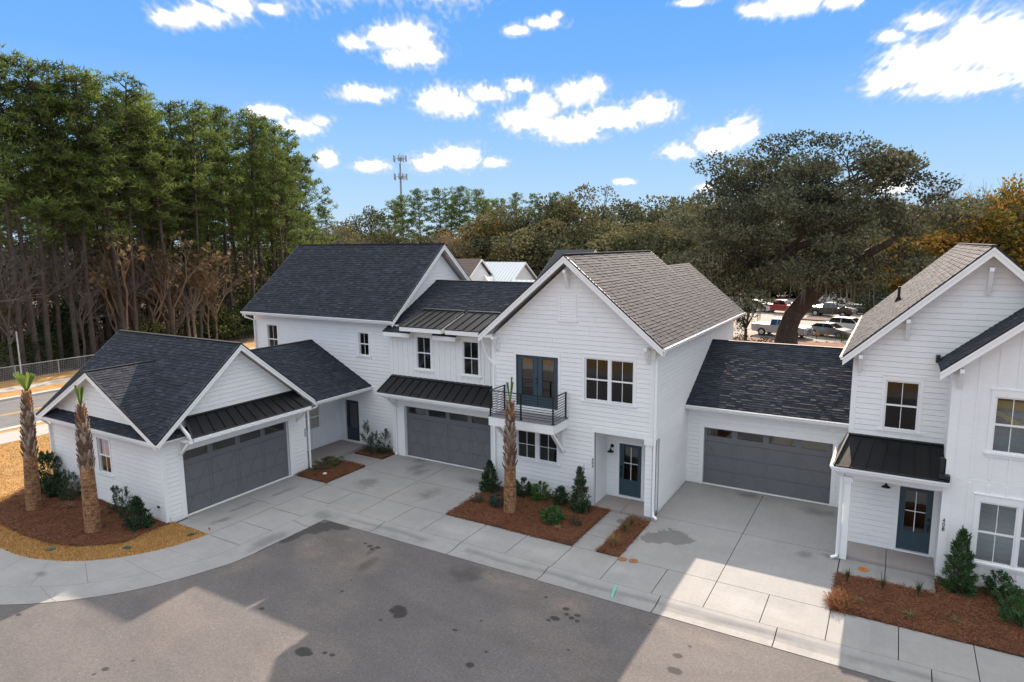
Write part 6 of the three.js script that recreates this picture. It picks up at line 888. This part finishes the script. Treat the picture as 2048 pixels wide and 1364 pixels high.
// ---------------------------------------------------------------- parked cars
function makeCar(kind, paint, label, pos, turn, o = {}) {
  const t = thing(kind === 'pickup' ? 'pickup_truck' : kind === 'suv' ? 'suv' : 'car', label, kind === 'pickup' ? 'pickup truck' : kind === 'suv' ? 'SUV' : 'car', pos, turn);
  const body = new THREE.MeshPhysicalMaterial({ color: lin(...paint), roughness: 0.35, metalness: 0.15, clearcoat: 0.8, clearcoatRoughness: 0.08 });
  const S = { sedan: { L: 4.7, W: 1.82, sill: .26, wr: .33, ax: [-1.32, 1.38], prof: [[-2.33, .42], [-2.34, .78], [-2.25, .95], [-1.7, 1.0], [.95, .98], [1.9, .82], [2.28, .68], [2.35, .5], [2.3, .28]], cab: [[-1.95, .98], [-1.15, 1.42], [-.2, 1.47], [.25, 1.43], [1.15, .96]] },
    suv: { L: 4.75, W: 1.9, sill: .32, wr: .37, ax: [-1.38, 1.4], prof: [[-2.35, .45], [-2.38, .9], [-2.3, 1.08], [1.05, 1.08], [1.95, .98], [2.3, .86], [2.37, .55], [2.3, .34]], cab: [[-2.28, 1.07], [-1.95, 1.62], [-.9, 1.7], [.2, 1.66], [1.15, 1.06]] },
    pickup: { L: 5.9, W: 2.02, sill: .45, wr: .41, ax: [-1.78, 1.85], prof: [[-2.95, .6], [-2.95, 1.22], [1.1, 1.22], [2.3, 1.2], [2.85, 1.12], [2.95, .75], [2.92, .5]], cab: [[-.95, 1.2], [-.8, 1.86], [.1, 1.92], [.5, 1.86], [1.25, 1.2]] } }[kind];
  const sh = new THREE.Shape(), pr = S.prof; sh.moveTo(...pr[0]); for (const p of pr.slice(1)) sh.lineTo(...p); const R = S.wr + .07;
  sh.lineTo(S.ax[1] + R, S.sill); sh.absarc(S.ax[1], S.wr, R, 0.05, Math.PI - 0.05, false); sh.lineTo(S.ax[0] + R, S.sill); sh.absarc(S.ax[0], S.wr, R, 0.05, Math.PI - 0.05, false); sh.lineTo(pr[0][0] + .05, S.sill + .05);
  const W = S.W / 2, bg = new THREE.ExtrudeGeometry(sh, { depth: S.W - .16, bevelEnabled: true, bevelSize: .05, bevelThickness: .08, bevelSegments: 2, curveSegments: 8 }); bg.translate(0, 0, -W + .08); mesh('body', bg, body, t);
  const c = S.cab, wl = W - .1, wt = W - .3, zAt = y => lerp(wl, wt, (y - c[0][1]) / (c[2][1] - c[0][1])), m = new MB(), q = (i, s) => [c[i][0], c[i][1], s * zAt(c[i][1])];
  for (let i = 0; i < c.length - 1; i++) m.quad(q(i, 1), q(i + 1, 1), q(i + 1, -1), q(i, -1)); for (const s of [1, -1]) for (let i = 1; i < c.length - 1; i++) m.tri(q(0, s), q(i, s), q(i + 1, s)); m.build('cabin', body, t);
  const gl = M.carGlass || (M.carGlass = new THREE.MeshPhysicalMaterial({ color: lin(.012, .014, .016), roughness: .05, clearcoat: 1 })), n = c.length; 
  const inset = (a, b, e, f) => { const cen = mul(add(add(a, b), add(e, f)), .25), g = [a, b, e, f].map(p => add(cen, mul(sub(p, cen), .88))), nn = norm(cross(sub(g[1], g[0]), sub(g[2], g[0]))); const out = dot(nn, sub(cen, [0, .9, 0])) < 0 ? mul(nn, -1) : nn; return g.map(p => add(p, mul(out, .012))); };
  for (const [nm, i] of [['rear_window', 0], ['windshield', n - 2]]) { const g = inset(q(i, 1), q(i + 1, 1), q(i + 1, -1), q(i, -1)); new MB().quad(...g).build(nm, gl, t); }
  for (const s of [1, -1]) { const yb = c[0][1] + .05, yt = c[2][1] - .07, xa = c[0][0], xb = c[n - 1][0], L = (x, y) => [x, y, s * (zAt(y) + .012)], e = (y, a, b) => lerp(c[a][0], c[b][0], (y - c[a][1]) / (c[b][1] - c[a][1])), x0 = e(yb, 0, 1) + .1, x1 = e(yb, n - 1, n - 2) - .12, t0 = Math.max(x0, c[1][0] + .05), t1 = c[n - 2][0] - .02, mid = (t0 + t1) / 2 + .02; for (const [a, b, d, f] of [[x0, mid - .05, mid - .05, t0], [mid + .05, x1, t1, mid + .05]]) new MB().quad(L(a, yb), L(b, yb), L(d, yt), L(f, yt)).build('side_window', gl, t); new MB().box(c[n - 1][0] - .35, c[n - 1][0] - .18, c[0][1] + .02, c[0][1] + .16, s > 0 ? W - .08 : -W - .12, s > 0 ? W + .12 : -W + .08).build('mirror', body, t);
    for (const x of S.ax) { const wheel = new THREE.Group(); wheel.name = 'wheel'; t.add(wheel); new MB().tube([[x, S.wr, s * (W - .22)], [x, S.wr, s * (W - .01)]], S.wr, 16).build('tyre', M.tyre || (M.tyre = std({ color: lin(.015, .015, .015), roughness: .9 })), wheel); new MB().tube([[x, S.wr, s * (W - .02)], [x, S.wr, s * W]], S.wr * .62, 12).build('rim', M.rim || (M.rim = std({ color: lin(.5, .5, .52), roughness: .3, metalness: .8 })), wheel); }
    const fx = pr[pr.length - 2][0] + .03, fy = kind === 'pickup' ? .98 : kind === 'suv' ? .78 : .66; new MB().box(fx - .12, fx + .045, fy - .07, fy + .08, s > 0 ? W - .5 : -W + .12, s > 0 ? W - .12 : -W + .5).build('headlight', M.lens || (M.lens = std({ color: lin(.75, .75, .75), roughness: .1 })), t); new MB().box(pr[0][0] - .06, pr[0][0] + .06, .8, 1.0, s > 0 ? W - .28 : -W + .06, s > 0 ? W - .06 : -W + .28).build('taillight', M.red || (M.red = std({ color: lin(.3, .01, .01), roughness: .3 })), t); }
  const fx = pr[pr.length - 2][0]; new MB().box(fx - .02, fx + .055, .55, kind === 'pickup' ? 1.05 : .72, -W + .52, W - .52).build('grille', kind === 'pickup' ? (M.chrome || (M.chrome = std({ color: lin(.45, .45, .46), roughness: .25, metalness: .8 }))) : M.black, t); new MB().box(fx - .05, fx + .1, .36, .52, -W + .15, W - .15).build('bumper', kind === 'pickup' ? M.chrome : body, t); if (kind === 'pickup') new MB().box(-2.85, -1.05, 1.0, 1.226, -W + .18, W - .18).build('bed_opening', M.tyre, t);
  if (o.hood) { const hm = new MB(); hm.hexa([[1.25, 1.2, -.85], [2.3, 1.85, -.85], [2.3, 1.85, .85], [1.25, 1.2, .85], [1.2, 1.26, -.85], [2.26, 1.92, -.85], [2.26, 1.92, .85], [1.2, 1.26, .85]].map(p => [p[0], p[1], p[2]])); hm.build('raised_hood', std({ color: lin(.7, .7, .68), roughness: .3 }), t); }
  return t;
}
const G0 = -0.1;
makeCar('pickup', [.42, .43, .45], 'silver pickup truck parked behind the big oak trunk', [-10.6, G0, -75.6], -0.3);
makeCar('sedan', [.17, .19, .22], 'grey sedan parked between the silver pickup and white SUV', [-6.0, G0, -77.6], -0.38);
makeCar('suv', [.62, .62, .63], 'white SUV parked behind the grey sedan', [-4.2, G0, -81.8], -0.35);
makeCar('suv', [.66, .66, .67], 'white SUV in the far row, left of the red pickup', [-17.6, G0, -101.5], -0.4); makeCar('pickup', [.3, .03, .035], 'dark red pickup truck in the far row left of the trunk', [-14.2, G0, -100.4], -0.3);
makeCar('pickup', [.012, .012, .013], 'black pickup truck with a pale raised hood in the far row', [-7.6, G0, -98.8], -0.3, { hood: true }); makeCar('pickup', [.02, .02, .022], 'black pickup truck partly behind the big trunk', [-10.6, G0, -103], -0.3);
makeCar('sedan', [.03, .03, .035], 'dark car in the far row beside the raised hood', [-4.2, G0, -102.5], -0.3); makeCar('suv', [.03, .035, .045], 'dark SUV at the far end of the car park', [-3.2, G0, -116], -0.5); makeCar('suv', [.06, .09, .15], 'blue-grey SUV at the far end of the car park', [-1.2, G0, -120.5], -0.5);
makeCar('sedan', [.6, .6, .6], 'white car farthest left in the far row', [-21, G0, -104.5], -0.4); makeCar('suv', [.55, .55, .55], 'pale SUV behind the far row of cars', [-19.6, G0, -111], -0.4); makeCar('sedan', [.5, .5, .52], 'pale car behind the black pickup truck', [-9, G0, -120], -0.3);
// ---------------------------------------------------------------- houses farther back
function backHouse(name, label, x0, x1, zr, yr, run, ye, roofMat, o = {}) {
  const h = thing(name, label, 'house'), wy = ye - .1, zf = zr + run - .45, zb = zr - run + .45;
  const gable = new MB(); for (const x of [x0 + .4, x1 - .4]) gable.prism((u, v, n) => [x + n, v, -u], [[-zf, -.2], [-zb, -.2], [-zb, wy], [-zr, yr - .35], [-zf, wy]], -.1, .1); gable.box(x0 + .4, x1 - .4, -.2, wy, zf - .15, zf).box(x0 + .4, x1 - .4, -.2, wy, zb, zb + .15); gable.build('wall', M.siding, h);
  const roof = grp('roof', h), L = Math.hypot(run, yr - ye); for (const s of [1, -1]) { const P = (u, v, n) => { const k = v / L; return [s > 0 ? lerp(x0, x1, u) : lerp(x1, x0, u), ye + (yr - ye) * k + n, zr + s * run * (1 - k)]; }; new MB().fbox(P, 0, 1, 0, L, -.1, 0).build('roof_deck', roofMat, roof); const rows = o.seams ? 0 : Math.floor(L / .3); for (let i = 0; i < rows; i++) new MB().fbox(P, 0, 1, i * L / rows, i * L / rows + .02, 0, .03).build('shingle_course', roofMat, roof); if (o.seams) for (let i = 0; i <= o.seams; i++) new MB().fbox(P, Math.max(0, i / o.seams - .002), Math.min(1, i / o.seams + .002), 0, L, 0, .05).build('seam', roofMat, roof); for (const u of [0, 1]) new MB().fbox(P, u ? 1 : -.006, u ? 1.006 : 0, 0, L, -.22, -.02).build('rake_board', M.trim, h); }
  for (const [u, v] of o.windows || []) { const g = grp('window', h); new MB().box(u, u + .9, v, v + 1.4, zf, zf + .04).build('frame', M.white, g); new MB().box(u + .08, u + .82, v + .08, v + 1.32, zf + .04, zf + .05).build('pane', M.carGlass, g); }
  return h;
}
const brownRoof = std({ map: M.shingle.map, color: lin(.2, .155, .125), roughness: .8 }), whiteMetal = std({ color: lin(.62, .64, .66), roughness: .35, metalness: .4 }), darkRoof = std({ map: M.shingle.map, color: lin(.05, .065, .075), roughness: .75 });
backHouse('back_house', 'house behind with a brown shingle roof next to the left gable', -60, -43.6, -66.8, 8.3, 4.8, 4.6, brownRoof, { windows: [[-47, 2], [-50, 2]] });
{ const h = backHouse('back_house', 'house behind with a shiny pale metal roof', -48, -40.0, -71.3, 7.8, 4.6, 4.6, whiteMetal, { seams: 18, windows: [[-43, 1.6]] }); const P = faceZ(-66.9); new MB().prism(P, [[-44.6, 4.2], [-41.9, 4.2], [-43.25, 6.1]], -3.4, 0).build('small_gable', M.siding, h); for (const s of [[-44.8, -43.25], [-41.7, -43.25]]) { const m = new MB(); bar(m, [s[0], 4.2, -66.88], [s[1], 6.25, -66.88], .2, .1, [0, 0, 1]); m.build('rake_board', M.trim, h); } }
{ backHouse('back_house', 'house behind with a dark blue-grey roof above the brown gable', -31.6, -27.2, -63.2, 9.4, 6.5, 5.4, darkRoof, {}); backHouse('pavilion', 'low white roofed pavilion between the houses behind', -36.5, -31.5, -62, 6.2, 2.6, 4.9, whiteMetal, { seams: 8 }); }
{ const t = thing('palm_tree', 'small palm with a green crown behind the connecting roof', 'palm tree', [-36.6, -.2, -59]), m = new MB(), r = rng(44); new MB().tube([[0, 0, 0], [.1, 5.6, 0]], [.2, .14], 8).build('trunk', M.palmBark, t); for (let i = 0; i < 30; i++) { const w = r() * 6.28, e = .1 + r() * 1.1; let p = [.1, 5.6, 0], d = norm([Math.cos(w), e, Math.sin(w)]); m.col = pick(r, [.05, .09, .02], [.12, .18, .05]); for (let k = 0; k < 5; k++) { const q = add(p, mul(d, .3)), s = mul(norm(cross(d, [0, 1, .01])), .2 * Math.sin((k + .6) / 5.4 * 3.1)), s2 = mul(s, k > 3 ? .1 : 1); m.quad(sub(p, s), add(p, s), add(q, s2), sub(q, s2)); p = q; d = norm(add(d, [0, -.26, 0])); } } m.build('crown', M.leaf, t); }
{ // cell tower
  const t = thing('cell_tower', 'thin grey cell tower with two tiers of antennas', 'cell tower', [-211.5, -.2, -253.3]), steel = std({ color: lin(.28, .3, .33), roughness: .6 }), H = 52; new MB().tube([[0, 0, 0], [0, H - 3, 0]], [.75, .42], 10).build('mast', steel, t);
  for (const y of [H - 10, H - 1.5]) { new MB().tube([[0, y, 0], [0, y + 1.2, 0]], [1.1, 1.1], 8).build('collar', steel, t); for (let i = 0; i < 3; i++) { const w = i * 2.094 + .5, c = Math.cos(w), s = Math.sin(w), m = new MB(); bar(m, [0, y + .8, 0], [c * 2.6, y + .8, s * 2.6], .2, .2); bar(m, [c * 2.6 - s * 2, y + .8, s * 2.6 + c * 2], [c * 2.6 + s * 2, y + .8, s * 2.6 - c * 2], .18, .18); m.build('arm', steel, t); for (const k of [-1.8, 0, 1.8]) new MB().tube([[c * 2.7 - s * k, y - .7, s * 2.7 + c * k], [c * 2.7 - s * k, y + 2.2, s * 2.7 + c * k]], .26, 6).build('antenna', steel, t); } } new MB().tube([[0, H - 3, 0], [0, H + 2, 0]], .1, 6).build('rod', steel, t); }
// ---------------------------------------------------------------- fence, pole, small things
{ const t = thing('wire_fence', 'low wire fence with a pale top rail before the pine wood', 'fence'), gal = std({ color: lin(.42, .43, .43), roughness: .5, metalness: .5 }), x = -57.6; for (let z = -2; z > -36; z -= 3) new MB().tube([[x, -.2, z], [x, 1.2, z]], .035, 6).build('post', gal, t); new MB().tube([[x, 1.19, -2], [x, 1.19, -35]], .03, 6).build('top_rail', gal, t); const m = new MB(); for (let z = -2; z > -35; z -= .16) m.tube([[x, 0, z], [x, 1.17, z - .08]], .004, 3, false, false); for (let y = .1; y < 1.15; y += .13) m.tube([[x, y, -2], [x, y, -35]], .004, 3, false, false); m.build('wire_mesh', gal, t).userData.kind = 'stuff'; }
{ const t = thing('pole', 'thin grey pole beside the left street', 'pole', [-56.2, -.2, -22.8]); new MB().tube([[0, 0, 0], [0, 4.4, 0]], .05, 8).build('shaft', std({ color: lin(.4, .4, .4), roughness: .5 }), t); new MB().box(-.12, .12, 4.2, 4.5, -.12, .12).build('cap', M.black, t); }
for (const [x, z, y, l] of [[-7.07, -18.85, .004, 'rusty round cover nearer the straw strip'], [-6.72, -18.92, .004, 'rusty round cover nearer the driveway'], [-.34, -21.9, .004, 'orange round cover in the right landing'], [-20.9, -19.25, .004, 'dark round cover beside the left porch bed']]) { const t = thing('utility_cover', l, 'utility cover', [x, y, z]); new MB().disc([0, 0, 0], .15, .008, 24).build('lid', l[0] === 'o' ? std({ color: lin(.42, .14, .03), roughness: .9 }) : l[0] === 'd' ? std({ color: lin(.09, .06, .045), roughness: .9 }) : M.rust, t); new MB().disc([0, .008, 0], .02, .004, 8).build('bolt', M.black, t); }
for (const [x, z, l] of [[-24.05, -10.0, 'green valve lid in the lawn left of the near corner palm'], [-21.9, -11.35, 'green valve lid in the lawn right of the near corner palm'], [-20.95, -13.05, 'green valve lid by the lawn tip at the driveway'], [-25.3, -10.5, 'dark drip-valve lid at the edge of the palm bed']]) { const t = thing('valve_lid', l, 'valve lid', [x, .02, z], x); new MB().box(-.12, .12, 0, .025, -.08, .08).build('lid', std({ color: l[0] === 'd' ? lin(.02, .03, .025) : lin(.025, .07, .055), roughness: .6 }), t); new MB().box(-.03, .03, .025, .035, -.06, -.04).build('grip', M.black, t); }
for (const [x, z, l] of [[-23.75, -10.35, 'small red marking flag at the palm bed edge'], [-20.75, -13.6, 'small red marking flag at the driveway lawn tip']]) { const t = thing('marking_flag', l, 'marking flag', [x, .02, z]); new MB().tube([[0, 0, 0], [.05, .1, 0]], .004, 4).build('wire', M.black, t); new MB().hexa([[0, .03, 0], [.14, .04, .02], [.13, .12, .02], [0, .1, 0], [0, .03, .004], [.14, .04, .024], [.13, .12, .024], [0, .1, .004]]).build('flag', std({ color: lin(.5, .05, .025), roughness: .7 }), t); }
{ const mk = std({ color: lin(.16, .42, .33), roughness: .9 }); const a = mesh('paint_mark', flat([[-6.68, -17.24], [-6.6, -17.24], [-6.5, -16.6], [-6.57, -16.6]], .004).geo(), mk, kerb); a.position.y = 0; a.geometry.attributes.position.array.forEach((v, i, A) => { if (i % 3 === 1) { const z = A[i + 1], tt = (z + 17.3) / .88; A[i] = (tt < .2 ? lerp(0, -.012, tt / .2) : tt < .42 ? lerp(-.012, -.05, (tt - .2) / .22) : tt < .62 ? lerp(-.05, -.072, (tt - .42) / .2) : lerp(-.072, -.05, (tt - .62) / .38)) + .012; } }); }
{ const g = new THREE.IcosahedronGeometry(.1, 1), p = g.attributes.position; for (let i = 0; i < p.count; i++) { const k = .8 + .3 * vnoise(p.getX(i) * 20 + 9, p.getY(i) * 20 + p.getZ(i) * 13); p.setXYZ(i, p.getX(i) * k, p.getY(i) * k * .7, p.getZ(i) * k); } g.computeVertexNormals(); const m = mesh(numbered('stone'), g, std({ color: lin(.6, .57, .53), roughness: .8 }), scene); m.position.set(-21.35, .06, -19.75); tag(m, 'white stone lying in the left porch bed', 'stone'); }
renderer.render(scene, camera);
